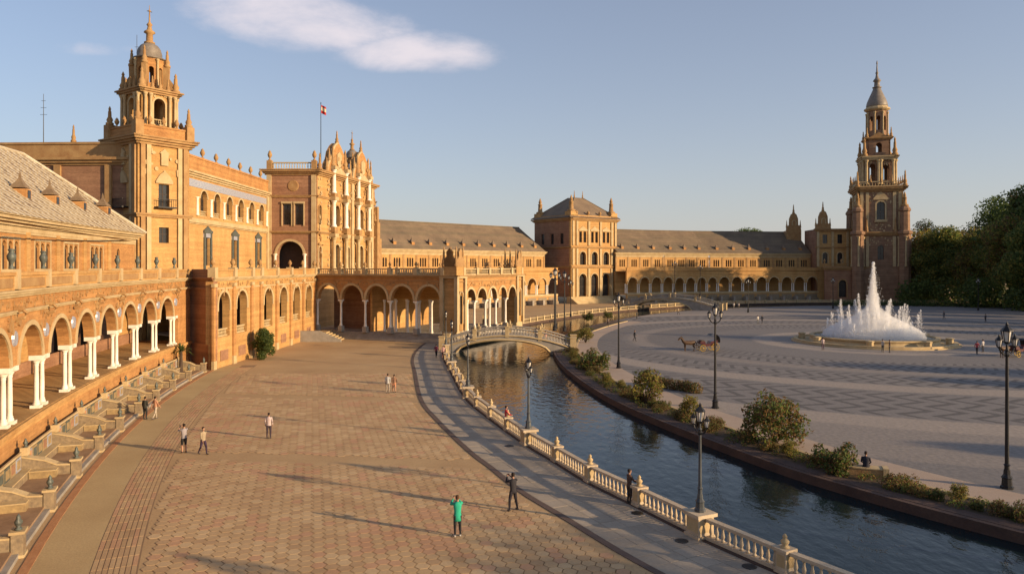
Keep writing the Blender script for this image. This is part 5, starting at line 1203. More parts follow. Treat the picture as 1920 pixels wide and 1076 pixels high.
def jet(base, hgt, lean, n, spread, size, name='water_jet'):
    mb = MB()
    for i in range(n):
        q = rnd.random(); up = 1 - q ** 1.5 if q < .92 else rnd.random(); fall = rnd.random() < .5
        sg = spread * (.10 + .75 * (1 - up) * (1.35 if fall else .35)); t = (2 - up) if fall else up
        p = base + Vector((lean.x * t, lean.y * t, hgt * up)) + Vector((rnd.gauss(0, sg), rnd.gauss(0, sg), 0))
        drop(mb, p, size * rnd.uniform(.5, 1.3), Vector((rnd.uniform(-.15, .15), rnd.uniform(-.15, .15), 1)))
    return tag(mb.build(name, 'spray', fo), kind='stuff')
def mist_mat(name, dens):
    m = bpy.data.materials.new(name); m.use_nodes = True; t = m.node_tree; t.nodes.remove(t.nodes['Principled BSDF'])
    v = t.nodes.new('ShaderNodeVolumePrincipled'); v.inputs['Color'].default_value = (.96, .96, .96, 1); v.inputs['Density'].default_value = dens; v.inputs['Anisotropy'].default_value = 0
    t.links.new(v.outputs[0], t.nodes['Material Output'].inputs['Volume']); return m
M['plume'] = mist_mat('falling_water_mist', 1.1); M['mist'] = mist_mat('fine_spray_mist', .42)
def plume(base, hgt, lean, r0):
    pts = [base + Vector((lean.x * t, lean.y * t, hgt * t)) for t in (0, .25, .5, .75, .9, 1.0)]
    return MB().tube(pts, [r0, r0 * .85, r0 * .6, r0 * .35, r0 * .2, .03], 8).build('water_plume', 'plume', fo)
C3 = Vector((FC.x, FC.y, 1.0))
plume(C3, 11.6, Vector((.05, 0, 0)), 1.35)
MB().lathe((FC.x, FC.y, .9), [(7.6, 0), (7.4, .7), (6.3, 1.5), (4.6, 2.4), (2.6, 3.4), (1.2, 4.6), (.2, 6.0)], 20).build('spray_haze', 'mist', fo)
jet(C3 + Vector((0, 0, .8)), 10.9, Vector((.1, 0, 0)), 2200, .9, .042)
for k in range(10):
    a = 2 * math.pi * k / 10 + .2; hh = rnd.uniform(4.2, 6.8); plume(C3 + Vector((2.0 * math.cos(a), 2.0 * math.sin(a), 0)), hh, Vector((.55 * math.cos(a), .55 * math.sin(a), 0)), .62); jet(C3 + Vector((2.0 * math.cos(a), 2.0 * math.sin(a), 0)), hh, Vector((.55 * math.cos(a), .55 * math.sin(a), 0)), 420, .6, .036)
for k in range(16):
    a = 2 * math.pi * k / 16; hh = rnd.uniform(2.8, 6.0); plume(C3 + Vector((4.6 * math.cos(a), 4.6 * math.sin(a), 0)), hh, Vector((.5 * math.cos(a), .5 * math.sin(a), 0)), .5); jet(C3 + Vector((4.6 * math.cos(a), 4.6 * math.sin(a), 0)), hh, Vector((.5 * math.cos(a), .5 * math.sin(a), 0)), 300, .6, .034)
for k in range(20):
    a = 2 * math.pi * k / 20 + .1; jet(C3 + Vector((6.9 * math.cos(a), 6.9 * math.sin(a), 0)), rnd.uniform(2.0, 4.6), Vector((-.2 * math.cos(a), -.2 * math.sin(a), 0)), 240, .45, .032)
ms = MB()
for i in range(7000):
    a = rnd.random() * 2 * math.pi; r_ = 7.6 * math.sqrt(rnd.random()); z = .9 + rnd.random() ** 2 * (3.9 - .36 * r_); drop(ms, Vector((FC.x + r_ * math.cos(a), FC.y + r_ * math.sin(a), z)), .035 * rnd.uniform(.6, 1.4), Vector((rnd.gauss(0, .3), rnd.gauss(0, .3), 1)))
tag(ms.build('spray_mist', 'spray', fo), kind='stuff')

# ------------------------------------------------------------------ vegetation
def leaves(mb, blobs, n, size, seed, nm=3, squash=1.):
    r = random.Random(seed); tot = sum(b[3] ** 2 for b in blobs)
    for bx, by, bz, br in blobs:
        for i in range(int(n * br * br / tot)):
            d = Vector((r.gauss(0, 1), r.gauss(0, 1), r.gauss(0, 1))).normalized(); rad = br * (.35 + .72 * r.random() ** .45)
            p = Vector((bx, by, bz)) + Vector((d.x * rad, d.y * rad, d.z * rad * squash))
            nrm = (d + Vector((r.gauss(0, .6), r.gauss(0, .6), r.gauss(0, .6)))).normalized(); a = nrm.orthogonal().normalized(); a = Matrix.Rotation(r.random() * 6.28, 3, nrm) @ a; b = nrm.cross(a)
            s = size * r.uniform(.6, 1.35)
            mb.add([p - a * s, p - b * s * .55 + nrm * s * .12, p + a * s, p + b * s * .55 + nrm * s * .12], [(0, 1, 2, 3)], min(nm - 1, int(r.random() * nm)))
def crown_blobs(seed, h, w_, nb_, low=.35):
    r = random.Random(seed); B = []
    for i in range(nb_):
        t = r.random(); z = h * (low + (1 - low) * .93 * t); e = math.sin(math.pi * min(1, .18 + .82 * (t * .9 + .05))) ** .6
        a = r.random() * 6.28; rr = w_ * .5 * e * r.random() ** .5 * .85; B.append((rr * math.cos(a), rr * math.sin(a), z, w_ * r.uniform(.12, .22)))
    return B
def tree_mesh(seed, h, w_, nb_, n, size, mats, low=.35, trunk_r=.35):
    B = crown_blobs(seed, h, w_, nb_, low); c = MB(); leaves(c, B, n, size, seed + 1, len(mats)); cm = c.mesh('crown', mats)
    r = random.Random(seed); t = MB(); t.tube([(0, 0, -.2), (.1, .05, h * .2), (-.1, .1, h * .42), (0, 0, h * .62)], [trunk_r * 1.3, trunk_r, trunk_r * .75, trunk_r * .35], 8)
    for b in r.sample(B, min(len(B), 9)): t.tube([(0, 0, h * r.uniform(.25, .5)), (b[0] * .5, b[1] * .5, b[2] * .82), (b[0], b[1], b[2])], [trunk_r * .45, trunk_r * .25, trunk_r * .08], 5)
    return cm, t.mesh('trunk', 'bark')
TV = [tree_mesh(11, 20, 15, 40, 15000, .3, ['leafm', 'leafy', 'leafm', 'leafd']), tree_mesh(12, 22, 17, 44, 15000, .32, ['leafd', 'leafm', 'leafd']), tree_mesh(13, 18, 15, 38, 14000, .3, ['leafy', 'leafb', 'leafm']), tree_mesh(14, 26, 13, 40, 9000, .3, ['leafm', 'leafb', 'leafd'], .25)]
def tree(kind, loc, s, rz, label, group, name='tree'):
    cm, tm_ = TV[kind]; t = thing(name, label, 'tree', loc, group, rz); t.scale = (s, s, s)
    for nm_, me in (('crown', cm), ('trunk', tm_)):
        o = bpy.data.objects.new(nm_, me); col.objects.link(o); o.parent = t
tl = {0: 'broad green park tree with yellowish sunlit top beyond the plaza', 1: 'large dark green park tree beyond the plaza', 2: 'yellow and brown tinged park tree beyond the plaza', 3: 'tall narrow dark park tree beyond the plaza'}
# (px, depth, height): trees standing in view right of the tall tower
rt = random.Random(5)
for px, d, hh, kd in ((1722, 262, 23, 2), (1738, 285, 29, 3), (1750, 258, 22, 2), (1768, 250, 23.5, 0), (1797, 252, 22, 2), (1820, 243, 20.5, 0), (1846, 238, 22.5, 2), (1876, 278, 36, 1), (1893, 226, 24, 0), (1914, 215, 25, 2), (1926, 224, 35, 3), (1938, 205, 24, 0), (1905, 292, 30, 0), (1785, 285, 23, 1), (1840, 285, 24, 0), (1960, 222, 30, 1)):
    H0 = (20, 22, 18, 26)[kd]; tree(kd, ((px - 960) / FPX * d, d, 0), hh / H0, rt.random() * 6, tl[kd], 'park trees by the tall tower' + ('' if kd else ' '.strip()))
# trees of the park along the open side, outside the frame: they shade the plaza
uu, tt_ = Vector((-sx, -sy)), Vector((.404, .915))
for s_ in range(-150, 105, 12):
    r0 = -58 - 6 * math.sin(s_ * .07); q = FC + uu * r0 + tt_ * (s_ + rt.uniform(-3, 3)); hh = rt.uniform(11.5, 15.5) if s_ < -20 else rt.uniform(13.5, 17.5)
    if s_ in (-66, -54, -18, 18): continue
    if abs(q.x / max(q.y, 1)) < .72 and q.y > 0: continue
    kd = rt.randrange(3); tree(kd, (q.x, q.y, 0), hh / (20, 22, 18)[kd], rt.random() * 6, tl[kd].replace('beyond the plaza', 'along the open side of the plaza'), 'park trees along the open side')
for x, y, hh in ((159, 214, 37), (158, 203, 38), (160, 192, 34), (157, 223, 36), (163, 204, 37), (166, 194, 35), (152, 206, 33)):
    tree(1, (x, y, 0), hh / 22, rt.random() * 6, 'very tall park tree outside the plaza on the sunset side', 'very tall park trees')
# trees seen over the far roofs
for px, d, hh in ((1372, 330, 26), (1392, 335, 27.5), (1412, 332, 27), (1790, 330, 26)): tree(1, ((px - 960) / FPX * d, d, 0), hh / 22, rt.random() * 6, 'dark tree crown showing above the far brown roof', 'trees behind the far roof')
# dense undergrowth under the park trees
ug = MB(); r = random.Random(8); B = []
for i in range(60):
    px = 1700 + r.random() * 330; d = r.uniform(238, 275) - (px - 1700) * .17; B.append(((px - 960) / FPX * d, d, r.uniform(1.2, 6.5), r.uniform(2.6, 4.6)))
leaves(ug, B, 15000, .5, 9, 2); tag(ug.build('park_undergrowth', ['leafd', 'leafm']), 'dense dark undergrowth beneath the park trees', 'undergrowth', kind='stuff')
# shrubs on the canal bank
def shrub_mesh(seed, h, w_, n, size, mats, open_=False):
    r = random.Random(seed); B = []
    for i in range(16 if not open_ else 34):
        a = r.random() * 6.28; zt = r.uniform(.2, .88) if open_ else r.uniform(.1, .78); rr = w_ * .42 * math.sqrt(r.random()) * math.sqrt(max(.08, 1 - ((zt - .42) / .52) ** 2)); z = h * zt; B.append((rr * math.cos(a), rr * math.sin(a), z, w_ * r.uniform(.1, .19)))
    c = MB(); leaves(c, B, n, size, seed, len(mats)); t = MB()
    for b in B[:10]: t.tube([(b[0] * .08, b[1] * .08, -.05), (b[0] * .5, b[1] * .5, b[2] * .6), (b[0], b[1], b[2])], [.05, .035, .012], 5)
    return c.mesh('foliage', mats), t.mesh('stem', 'bark')
SH = [shrub_mesh(21, 3.3, 4.2, 3800, .12, ['leafm', 'leafb', 'leafb', 'leafd'], True), shrub_mesh(22, 1.6, 2.6, 1800, .1, ['leafd', 'leafm', 'leafb']), shrub_mesh(23, 2.4, 2.6, 1800, .1, ['leafm', 'leafb', 'leafy'], True), shrub_mesh(24, 1.0, 3.0, 1500, .09, ['leafb', 'leafb', 'leafm'])]
def shrub(k, p, s, label, group=None, name='shrub'):
    t = thing(name, label, 'shrub', (p[0], p[1], p[2] if len(p) > 2 else 0.02), group, random.random() * 6); t.scale = (s, s, s)
    for nm_, me in zip(('foliage', 'stem'), SH[k]):
        o = bpy.data.objects.new(nm_, me); col.objects.link(o); o.parent = t
shrub(0, G(1448, 835), 1.02, 'large open round shrub on the canal bank, the biggest one')
shrub(2, G(1213, 757), 1.25, 'upright vase-shaped shrub on the bank before the long hedge')
shrub(1, G(1112, 693), 1.5, 'rounded green shrub on the bank next to the footbridge')
shrub(1, G(1568, 885), 1.05, 'dark bushy shrub beside the stone bench on the bank')
shrub(2, G(1295, 785), .75, 'small yellow-green shrub on the bank behind the lamp')
shrub(1, G(1103, 600), 1.1, 'shrub on the plaza edge beyond the footbridge'); shrub(1, G(1140, 596), 1.0, 'shrub beside the far canal bend')
shrub(2, G(1098, 642), 1.0, 'shrub growing at the plaza end of the footbridge')
rb = random.Random(4)
for i in range(30, 160):
    p = BR[i]
    if p.y < 25: continue
    c = offset(BR[i - 1:i + 2], -2.2 - rb.uniform(-.6, .6))[1]
    if rb.random() < .3 or (39.5 < p.y < 42.5): continue
    k = rb.choice((1, 3, 3, 2)); shrub(k, (c.x, c.y, .02), rb.uniform(.35, .62) * (1.15 if k == 3 else .75), 'low shrub in the planted strip along the canal bank', 'low shrubs of the planted strip')
gc = MB(); gb_ = []
for i in range(28, 165):
    for q in range(2):
        if rb.random() < .2: continue
        c = offset(BR[i - 1:i + 2], -2.2 - rb.uniform(-.95, .95))[1]; gb_.append((c.x + rb.uniform(-.4, .4), c.y + rb.uniform(-.4, .4), .1, rb.uniform(.22, .5)))
leaves(gc, gb_, 16000, .075, 61, 3, .7); tag(gc.build('ground_cover', ['leafb', 'leafm', 'leafd']), 'low mixed ground cover growing in the planted strip along the canal', 'ground cover', kind='stuff')
hd = MB(); leaves(hd, [(17.5 - .46 * i + rb.uniform(-.3, .3), 71 + .0 * i + i * .62, .4, .62) for i in range(9)], 3600, .1, 31, 3); tag(hd.build('hedge', ['leafb', 'leafd', 'leafb']), 'low brown-green clipped hedge on the plaza behind the bank', 'hedge')
BU = []
for i in range(26):
    a = rb.random() * 6.28; z = rb.uniform(.5, 3.7); rr = (1.55 - .22 * z) * math.sqrt(rb.random()); BU.append((rr * math.cos(a), rr * math.sin(a), z, .62))
c = MB(); leaves(c, BU, 7000, .13, 41, 2); b0_ = G(496, 672); bt = thing('bush', 'tall dense green bush against the sunlit arches', 'bush', (b0_.x, b0_.y, 0))
o = bpy.data.objects.new('foliage', c.mesh('foliage', ['leafd', 'leafm'])); col.objects.link(o); o.parent = bt
o = bpy.data.objects.new('stem', MB().tube([(0, 0, -.1), (.05, 0, 1.6), (0, 0, 3)], [.14, .1, .04], 6).mesh('stem', 'bark')); col.objects.link(o); o.parent = bt
# spiky plant by the arcade end
sp_ = thing('palm_plant', 'spiky green plant rising above the last bench alcove', 'plant', NG(43.0, .9, 1.6)); m_ = MB()
for i in range(46):
    a = rb.random() * 6.28; e = rb.uniform(-.1, 1.3); L = rb.uniform(1.0, 1.7); d = Vector((math.cos(a) * math.cos(e), math.sin(a) * math.cos(e), math.sin(e))); p0 = NG(43.0, .9, 2.5); sd = d.cross(Vector((0, 0, 1))).normalized() * .07
    p1, p2 = p0 + d * L * .6, p0 + d * L + Vector((0, 0, -.35 * L)); m_.add([p0 - sd, p0 + sd, p1 + sd, p1 - sd, p2], [(0, 1, 2, 3), (3, 2, 4)], i % 2)
m_.build('frond', ['leafd', 'leafm'], sp_); MB().tube([NG(43.0, .9, .3), NG(43.0, .9, 2.6)], [.22, .16], 7).build('trunk', 'bark', sp_)
# dark hedge along the far right edge of the plaza
B = []
for i in range(len(BR) - 40):
    p = BR[i]
    if p.x > 98 and p.y > 150: q = offset(BR[i - 1:i + 2], -3)[1]; B.append((q.x, q.y, .8, 1.2))
hm = MB(); leaves(hm, B, 9000, .2, 51, 2); tag(hm.build('hedge', ['leafd', 'leafd']), 'dark clipped hedge along the far shaded edge of the plaza', 'hedge')
# stone bench on the bank
bn = G(1622, 893); sb = thing('stone_bench', 'low brick bench block on the canal bank with a pale end', 'bench', (bn.x, bn.y, 0)); f = Fr(bn, (1, -.35))
MB().box(f, -.9, .9, -.35, .35, 0, .52).build('seat_block', 'trim', sb); MB().box(f, .9, 1.2, -.4, .4, 0, .62).build('end_post', 'stone', sb); MB().box(f, -.92, .9, -.38, .38, .52, .58).build('seat_slab', 'stone', sb)

# ------------------------------------------------------------------ people
def limb(mb, pts, rs, mi, seg=8): mb.tube(pts, rs, seg, mi)
def person(loc, yaw, label, top, bottom, pose='stand', h=1.72, shorts=False, hair=(.03, .02, .015), shoe='shoe', long_top=False, group=None, sleeves=True, prop=True):
    k = h / 1.72; root = thing('person', label, 'person', loc, group, yaw)
    # joints; the figure faces local -y
    sit = pose == 'sit'
    hz = .48 if sit else .93
    J = {'pel': (0, 0, hz), 'waist': (0, .0, hz + .17), 'chest': (0, -.01, hz + .38), 'neck': (0, -.0, hz + .56), 'head0': (0, -.02, hz + .63), 'head1': (0, -.035, hz + .74)}
    S = {}
    for s in (-1, 1):
        n = 'L' if s < 0 else 'R'
        S['sh' + n] = (s * .18, 0, hz + .50)
        st = {'stand': (0, 0), 'walk': (.2 * s, -.2 * s), 'photo': (0, 0), 'wide': (0, 0), 'lean': (0, 0), 'sit': (0, 0)}[pose]
        spread = .13 if pose == 'wide' else .02
        S['hip' + n] = (s * .09, 0, hz - .03)
        if sit: S['kn' + n] = (s * .12, -.42, .47); S['an' + n] = (s * .12, -.4, .08)
        else: S['kn' + n] = (s * (.1 + spread * .6), -.03 - st[0] * .6, .5); S['an' + n] = (s * (.1 + spread), .03 - st[0] * 1.1 + (.06 if st[0] < 0 else 0), .09 + (.05 if st[0] < 0 else 0))
        S['to' + n] = (S['an' + n][0] * 1.05, S['an' + n][1] - .17, .035)
        if pose in ('photo', 'wide'): S['el' + n] = (s * .25, -.22, hz + .42); S['wr' + n] = (s * .09, -.36, hz + .62)
        elif pose == 'lean': S['el' + n] = (s * .24, -.16, hz + .26); S['wr' + n] = (s * .14, -.38, hz + .18)
        elif sit: S['el' + n] = (s * .24, -.05, hz + .26); S['wr' + n] = (s * .16, -.3, hz + .12)
        else: S['el' + n] = (s * .24, .02 + .5 * st[0], hz + .25); S['wr' + n] = (s * .25, -.06 + 1.0 * st[0], hz + .02)
    V = lambda t: Vector(t) * k
    mb = MB()                                     # 0 top 1 bottom 2 skin 3 shoe
    J_ = {a: V(b) for a, b in {**J, **S}.items()}
    # torso as an elliptical loft joined to the limbs
    def loft(rows, mi):
        n = len(mb.v); sg = 12
        for (c, rx, ry) in rows:
            for q in range(sg):
                a = 2 * math.pi * q / sg; mb.v.append((c.x + rx * k * math.cos(a), c.y + ry * k * math.sin(a), c.z))
        for i in range(len(rows) - 1):
            for q in range(sg): mb.f.append((n + i * sg + q, n + i * sg + (q + 1) % sg, n + (i + 1) * sg + (q + 1) % sg, n + (i + 1) * sg + q)); mb.m.append(mi[i] if isinstance(mi, list) else mi)
        mb.f.append(tuple(n + q for q in reversed(range(sg)))); mb.m.append(mi[0] if isinstance(mi, list) else mi); mb.f.append(tuple(n + (len(rows) - 1) * sg + q for q in range(sg))); mb.m.append(mi[-1] if isinstance(mi, list) else mi)
    z = lambda a: Vector((0, 0, (hz + a) * k))
    hem = -.22 if long_top else -.06
    loft([(z(hem - .04 if long_top else -.1), .165, .115), (z(-.02), .172, .12), (z(.1), .155, .108), (z(.22), .16, .11), (z(.38), .185, .118), (z(.49), .19, .105), (z(.55), .12, .08), (z(.585), .065, .062)], [0 if long_top else 1] + [0] * 6)
    loft([(z(.56), .055, .055), (z(.66), .052, .055)], 2)
    hc = z(.745) + Vector((0, -.015 * k, 0))
    loft([(hc + Vector((0, -.01 * k, -.125 * k)), .03, .035), (hc + Vector((0, -.012 * k, -.095 * k)), .058, .07), (hc + Vector((0, -.006 * k, -.04 * k)), .071, .088), (hc + Vector((0, 0, .03 * k)), .076, .096), (hc + Vector((0, 0, .08 * k)), .062, .08), (hc + Vector((0, 0, .112 * k)), .025, .03)], 2)
    mb.add([hc + Vector(q) * k for q in ((-.014, -.083, -.035), (.014, -.083, -.035), (0, -.112, -.032), (0, -.088, .02))], [(0, 1, 2), (0, 2, 3), (1, 3, 2)], 2)
    for s in (-1, 1):
        mb.lathe(hc + Vector((s * .03, -.084, .012)) * k, [(.004 * k, -.008 * k), (.01 * k, 0), (.004 * k, .008 * k)], 6, 4); mb.lathe(hc + Vector((s * .076, .0, -.01)) * k, [(.006 * k, -.03 * k), (.014 * k, 0), (.006 * k, .03 * k)], 6, 2)
    mb.box(ID, hc.x - .022 * k, hc.x + .022 * k, hc.y - .088 * k, hc.y - .078 * k, hc.z - .066 * k, hc.z - .058 * k, 4)
    for n in 'LR':
        s = -1 if n == 'L' else 1; sh, el, wr = J_['sh' + n], J_['el' + n], J_['wr' + n]
        limb(mb, [sh + Vector((-s * .05 * k, 0, .0)), sh, sh.lerp(el, .5), el], [.07 * k, .068 * k, .054 * k, .046 * k], 0)
        limb(mb, [el, el.lerp(wr, .4), wr], [.045 * k, .042 * k, .029 * k], 0 if sleeves else 2)
        d = (wr - el).normalized(); pd = Vector((s * -1, 0, 0)); pd = (pd - d * pd.dot(d)).normalized(); nn = d.cross(pd)
        pc = wr + d * .045 * k; limb(mb, [wr, wr + d * .03 * k, wr + d * .085 * k], [.028 * k, .038 * k, .034 * k], 2, 6)
        for fi in range(4):
            b = wr + d * .08 * k + nn * (fi - 1.5) * .018 * k; L = (.07, .078, .072, .056)[fi] * k
            limb(mb, [b, b + d * L * .5 + pd * .008 * k, b + d * L * .8 + pd * .03 * k], [.0095 * k, .009 * k, .007 * k], 2, 5)
        limb(mb, [wr + d * .03 * k + pd * .02 * k - nn * .02 * k, wr + d * .07 * k + pd * .045 * k - nn * .04 * k, wr + d * .095 * k + pd * .05 * k - nn * .035 * k], [.012 * k, .011 * k, .008 * k], 2, 5)
        hp, kn, an, to = J_['hip' + n], J_['kn' + n], J_['an' + n], J_['to' + n]
        limb(mb, [hp + Vector((0, 0, .1 * k)), hp, hp.lerp(kn, .45), kn], [.085 * k, .1 * k, .085 * k, .066 * k], 1, 10)
        limb(mb, [kn, kn.lerp(an, .3), an.lerp(kn, .12), an], [.062 * k, .062 * k, .043 * k, .042 * k], 2 if shorts else 1, 10)
        limb(mb, [an + Vector((0, .05 * k, -.045 * k)), an + Vector((0, -.02 * k, -.04 * k)), to + Vector((0, .05 * k, .005 * k)), to], [.04 * k, .048 * k, .042 * k, .022 * k], 3, 8)
    mb.build('body', [cloth(top), cloth(bottom), 'skin', shoe, 'hair'], None, True)
    bo_ = col.objects[-1] if False else bpy.data.objects[[o.name for o in bpy.data.objects if o.name.startswith('body')][-1]]
    return root, mb, hc, k, J_, bo_
def add_person(loc, yaw, label, top, bottom, **kw):
    hair = kw.pop('hair', (.03, .02, .015)); prop = kw.pop('prop', None)
    root = None
    # build, then parent body and hair under the root
    before = set(bpy.data.objects)
    root, mb, hc, k, J_, _ = person(loc, yaw, label, top, bottom, **kw)
    for o in set(bpy.data.objects) - before:
        if o != root: o.parent = root
    hm_ = MB(); rows = [(.079, .10, .02), (.083, .104, .06), (.07, .088, .1), (.03, .035, .124)]
    sg = 12; n = 0
    for rx, ry, zz in [(.078, .09, -.05)] + rows:
        for q in range(sg):
            a = 2 * math.pi * q / sg; y = ry * math.sin(a); y = max(y, -.062) if zz < .04 else y; hm_.v.append((hc.x + rx * k * math.cos(a), hc.y + (y + .014) * k, hc.z + zz * k))
    for i in range(4):
        for q in range(sg): hm_.f.append((i * sg + q, i * sg + (q + 1) % sg, (i + 1) * sg + (q + 1) % sg, (i + 1) * sg + q)); hm_.m.append(0)
    hm_.f.append(tuple(4 * sg + q for q in range(sg))); hm_.m.append(0)
    ho = bpy.data.objects.new('hair', hm_.mesh('hair', cloth(hair), smooth=True)); col.objects.link(ho); ho.parent = root
    if prop == 'phone':
        c = (J_['wrL'] + J_['wrR']) / 2 + Vector((0, -.06, .07)); yw = root.rotation_euler.z
        ph = MB().box(ID, -.08, .08, -.006, .006, -.04, .04).box(ID, -.07, .07, -.0075, -.006, -.034, .034, 1).mesh('phone', ['iron', 'glass']); po = bpy.data.objects.new('phone', ph); col.objects.link(po)
        w_ = Matrix.Rotation(yw, 3, 'Z') @ c + Vector(loc); po.location = w_; po.rotation_euler = (0, 0, yw); tag(po, 'small dark phone held up by the ' + ' '.join(label.split(' ')[:6]), 'phone')
    return root
def at(px, py): p = G(px, py); return (p.x, p.y, 0.018)
BK = (.02, .02, .022)
add_person(at(858, 1005), R(200), 'person in a bright green jacket and black trousers taking a photo', (.03, .42, .27), BK, pose='photo', shoe='whiteshoe', long_top=True, prop='phone', h=1.75, hair=(.12, .06, .03))
add_person(at(962, 957), R(215), 'person all in black standing legs apart with raised hands', (.03, .028, .035), (.025, .022, .03), pose='wide', prop='phone', h=1.78)
add_person(at(345, 849), R(230), 'person in grey shirt and black shorts taking a photo', (.32, .29, .30), BK, pose='photo', shorts=True, sleeves=False, prop='phone', h=1.8)
add_person(at(381, 852), R(60), 'person in beige top and dark purple trousers walking', (.38, .30, .2), (.05, .03, .06), pose='walk', h=1.68)
add_person(at(504, 822), R(185), 'person in pale pink shirt and dark trousers standing with long shadow', (.58, .47, .46), (.06, .04, .055), pose='stand', h=1.72)
add_person(at(727, 737), R(175), 'person in pale grey shirt next to a companion in orange shorts', (.5, .5, .5), (.35, .3, .25), pose='stand', h=1.76)
add_person(at(739, 736), R(190), 'person in brown top and orange shorts beside the grey shirt', (.25, .14, .09), (.6, .28, .16), pose='walk', shorts=True, h=1.66)
add_person(at(272, 786), R(170), 'person in dark clothes by the bench alcoves', (.05, .05, .04), (.03, .03, .03), pose='stand', h=1.7)
add_person(at(291, 786), R(150), 'person in orange top and pale trousers by the bench alcoves', (.5, .26, .16), (.45, .38, .3), pose='walk', h=1.72)
add_person(at(949, 806), R(100), 'person in red jacket leaning on the canal balustrade', (.5, .05, .06), BK, pose='lean', h=1.7)
add_person(at(1180, 944), R(110), 'person in brown jacket leaning on the balustrade beside a pedestal', (.1, .06, .045), (.05, .035, .03), pose='lean', h=1.68)
bs_ = G(1622, 893); add_person((bs_.x, bs_.y - .1, .12), R(150), 'dark-clothed person sitting on the bench block on the bank', (.03, .03, .045), (.03, .03, .04), pose='sit', h=1.74)
add_person(at(818, 671), R(160), 'person in maroon top walking on the grey canal walk', (.2, .04, .07), BK, pose='walk', h=1.7)
add_person(at(831, 672), R(190), 'person in pink top walking on the grey canal walk', (.5, .3, .28), (.3, .15, .13), pose='walk', h=1.66)
add_person((3.6, 109.4, 1.25), R(170), 'person in cream shirt crossing the near footbridge', (.55, .48, .38), (.2, .14, .1), pose='walk', h=1.74)
add_person((4.9, 108.6, .95), R(185), 'person in pink shirt crossing the near footbridge', (.55, .33, .28), (.4, .3, .22), pose='stand', h=1.68)
for px, py, tp, bt_, ps, lb in ((1190, 640, (.04, .045, .05), (.04, .04, .045), 'walk', 'person in dark grey walking alone across the plaza'), (1421, 607, (.6, .56, .5), (.2, .2, .2), 'stand', 'person in white shirt on the plaza beyond the carriage'),
                                (1429, 607, (.05, .06, .07), (.04, .04, .05), 'walk', 'person in black beside the white shirt beyond the carriage'), (1376, 579, (.55, .5, .45), (.2, .18, .16), 'stand', 'person in white at the far plaza edge'), (1385, 579, (.5, .42, .38), (.15, .12, .1), 'stand', 'person in cream at the far plaza edge'),
                                (1832, 664, (.5, .09, .1), (.05, .05, .06), 'walk', 'person in red top walking right of the fountain'), (1843, 660, (.6, .56, .54), (.07, .07, .08), 'stand', 'person in white top standing right of the fountain'), (1655, 660, (.5, .46, .42), (.08, .08, .08), 'stand', 'person in pale shirt before the fountain basin'),
                                (1668, 661, (.1, .06, .05), (.05, .05, .05), 'stand', 'person in brown before the fountain basin'), (1543, 656, (.45, .36, .36), (.12, .08, .1), 'stand', 'person in grey pink beside the fountain ring'), (1770, 598, (.05, .05, .06), (.04, .04, .05), 'walk', 'dark person walking near the far hedge'),
                                (1848, 604, (.06, .06, .07), (.04, .04, .05), 'stand', 'dark person standing near the far hedge'), (1140, 612, (.2, .15, .12), (.08, .06, .05), 'walk', 'person in brown on the plaza by the canal bend'), (1194, 598, (.06, .06, .06), (.05, .05, .05), 'stand', 'dark person near the far footbridge ramp'), (1272, 590, (.4, .3, .2), (.1, .08, .06), 'walk', 'person in tan near the far footbridge ramp')):
    add_person(at(px, py), R(random.uniform(90, 270)), lb, tp, bt_, pose=ps, h=1.72)

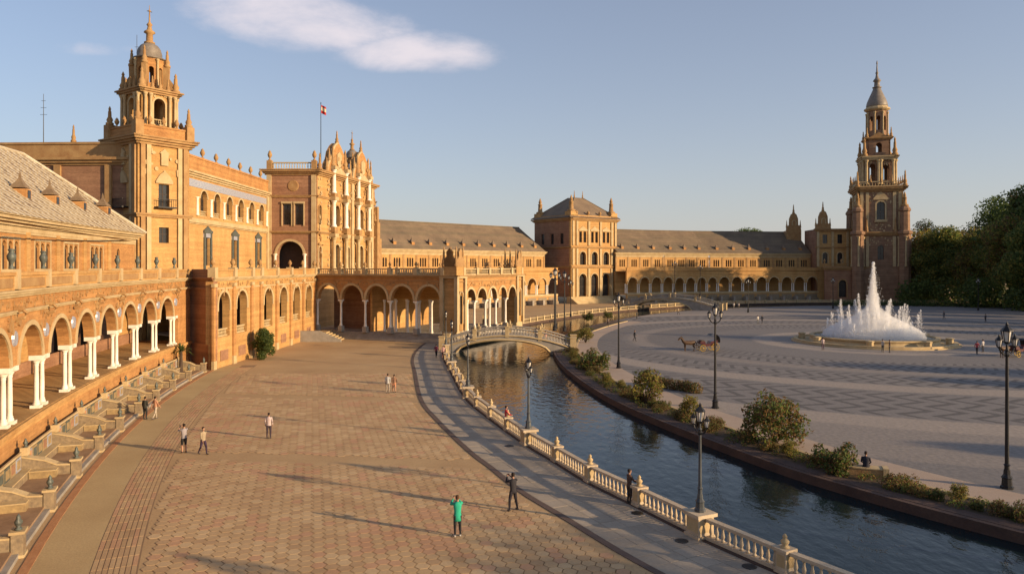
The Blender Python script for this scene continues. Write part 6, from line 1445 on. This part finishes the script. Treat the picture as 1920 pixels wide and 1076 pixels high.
# ------------------------------------------------------------------ horse carriages
def wheel(mb, c, r, ax):
    n = 16; P = [Vector(c) + Vector((r * math.cos(2 * math.pi * i / n), 0, r * math.sin(2 * math.pi * i / n))) for i in range(n + 1)]
    mb.tube(P, .04, 5); 
    for i in range(8): mb.tube([Vector(c), P[i * 2]], .022, 4)
    mb.box(ID, c[0] - .08, c[0] + .08, c[1] - .09, c[1] + .09, c[2] - .08, c[2] + .08)
def carriage(loc, yaw, label, hlabel):
    r = thing('carriage', label, 'carriage', loc, None, yaw)
    def pt(n, mb, m_, par=r):
        o = bpy.data.objects.new(n, mb.mesh(n, m_)); col.objects.link(o); o.parent = par; return o
    f = Fr((0, 0), (1, 0)); f.V = Vector((0, 1, 0))
    pt('body', MB().prism(f, [(-1.2, .75), (.5, .65), (.8, .95), (1.25, 1.0), (1.3, 1.35), (.6, 1.35), (.45, 1.05), (-.2, 1.0), (-.35, 1.35), (-1.35, 1.5)], -.6, .6), 'carriage')
    pt('seat', MB().box(f, -1.1, -.45, -.55, .55, 1.0, 1.25).box(f, .62, 1.1, -.5, .5, 1.35, 1.5), 'wood')
    h = MB()
    for i in range(6):
        a, b = R(200 - i * 25), R(200 - (i + 1) * 25); h.add([(-.8 + .9 * math.cos(a), s, 1.45 + .95 * math.sin(a)) for s in (-.66, .66)] + [(-.8 + .9 * math.cos(b), s, 1.45 + .95 * math.sin(b)) for s in (.66, -.66)], [(0, 1, 2, 3)])
    pt('hood', h, 'iron')
    for x, rr in ((-.95, .55), (.95, .42)):
        for y in (-.72, .72): m_ = MB(); wheel(m_, (x, y, rr), rr, 0); pt('wheel', m_, 'yellow')
    pt('shaft', MB().tube([(1.2, -.35, .7), (3.4, -.4, .95)], .035, 5).tube([(1.2, .35, .7), (3.4, .4, .95)], .035, 5), 'wood')
    d = Matrix.Rotation(yaw, 3, 'Z') @ Vector((2.75, 0, 0)); hr = thing('horse', hlabel, 'horse', Vector(loc) + d, None, yaw); m_ = MB()
    m_.tube([(-.95, 0, 1.25), (-.7, 0, 1.22), (-.2, 0, 1.14), (.3, 0, 1.15), (.65, 0, 1.2), (.85, 0, 1.35), (1.05, 0, 1.65), (1.2, 0, 1.88), (1.4, 0, 1.8), (1.62, 0, 1.58), (1.68, 0, 1.52)], [.14, .28, .29, .31, .28, .22, .16, .13, .14, .09, .07], 10)
    for x, b in ((.6, 0), (-.72, 1)):
        for y in (-.15, .15):
            m_.tube([(x, y, 1.1), (x + (.02 if not b else .1), y, .75), (x + (.02 if not b else -.1), y, .45), (x - (.0 if not b else .06), y, .12), (x, y, 0)], [.15 if not b else .19, .09, .06, .045, .07], 7)
    m_.tube([(-.95, 0, 1.3), (-1.1, 0, 1.1), (-1.12, 0, .6)], [.06, .08, .03], 6)
    for y in (-.05, .05): m_.tube([(1.2, y, 1.95), (1.22, y * 1.3, 2.1)], [.04, .012], 5)
    o = bpy.data.objects.new('body', m_.mesh('body', 'horse', smooth=True)); col.objects.link(o); o.parent = hr
    mn = MB().tube([(.8, 0, 1.58), (1.0, 0, 1.84), (1.2, 0, 2.04)], [.05, .07, .04], 5); o = bpy.data.objects.new('mane', mn.mesh('mane', 'hair')); col.objects.link(o); o.parent = hr
    return r
c1 = G(1326, 657); carriage((c1.x, c1.y, 0.01), R(190), 'dark red open horse carriage with folded hood on the plaza left of the fountain', 'brown horse harnessed to the carriage left of the fountain')
c2 = G(1908, 668); carriage((c2.x, c2.y, 0.01), R(205), 'dark red open horse carriage right of the fountain beside the lamp', 'brown horse harnessed to the carriage right of the fountain')
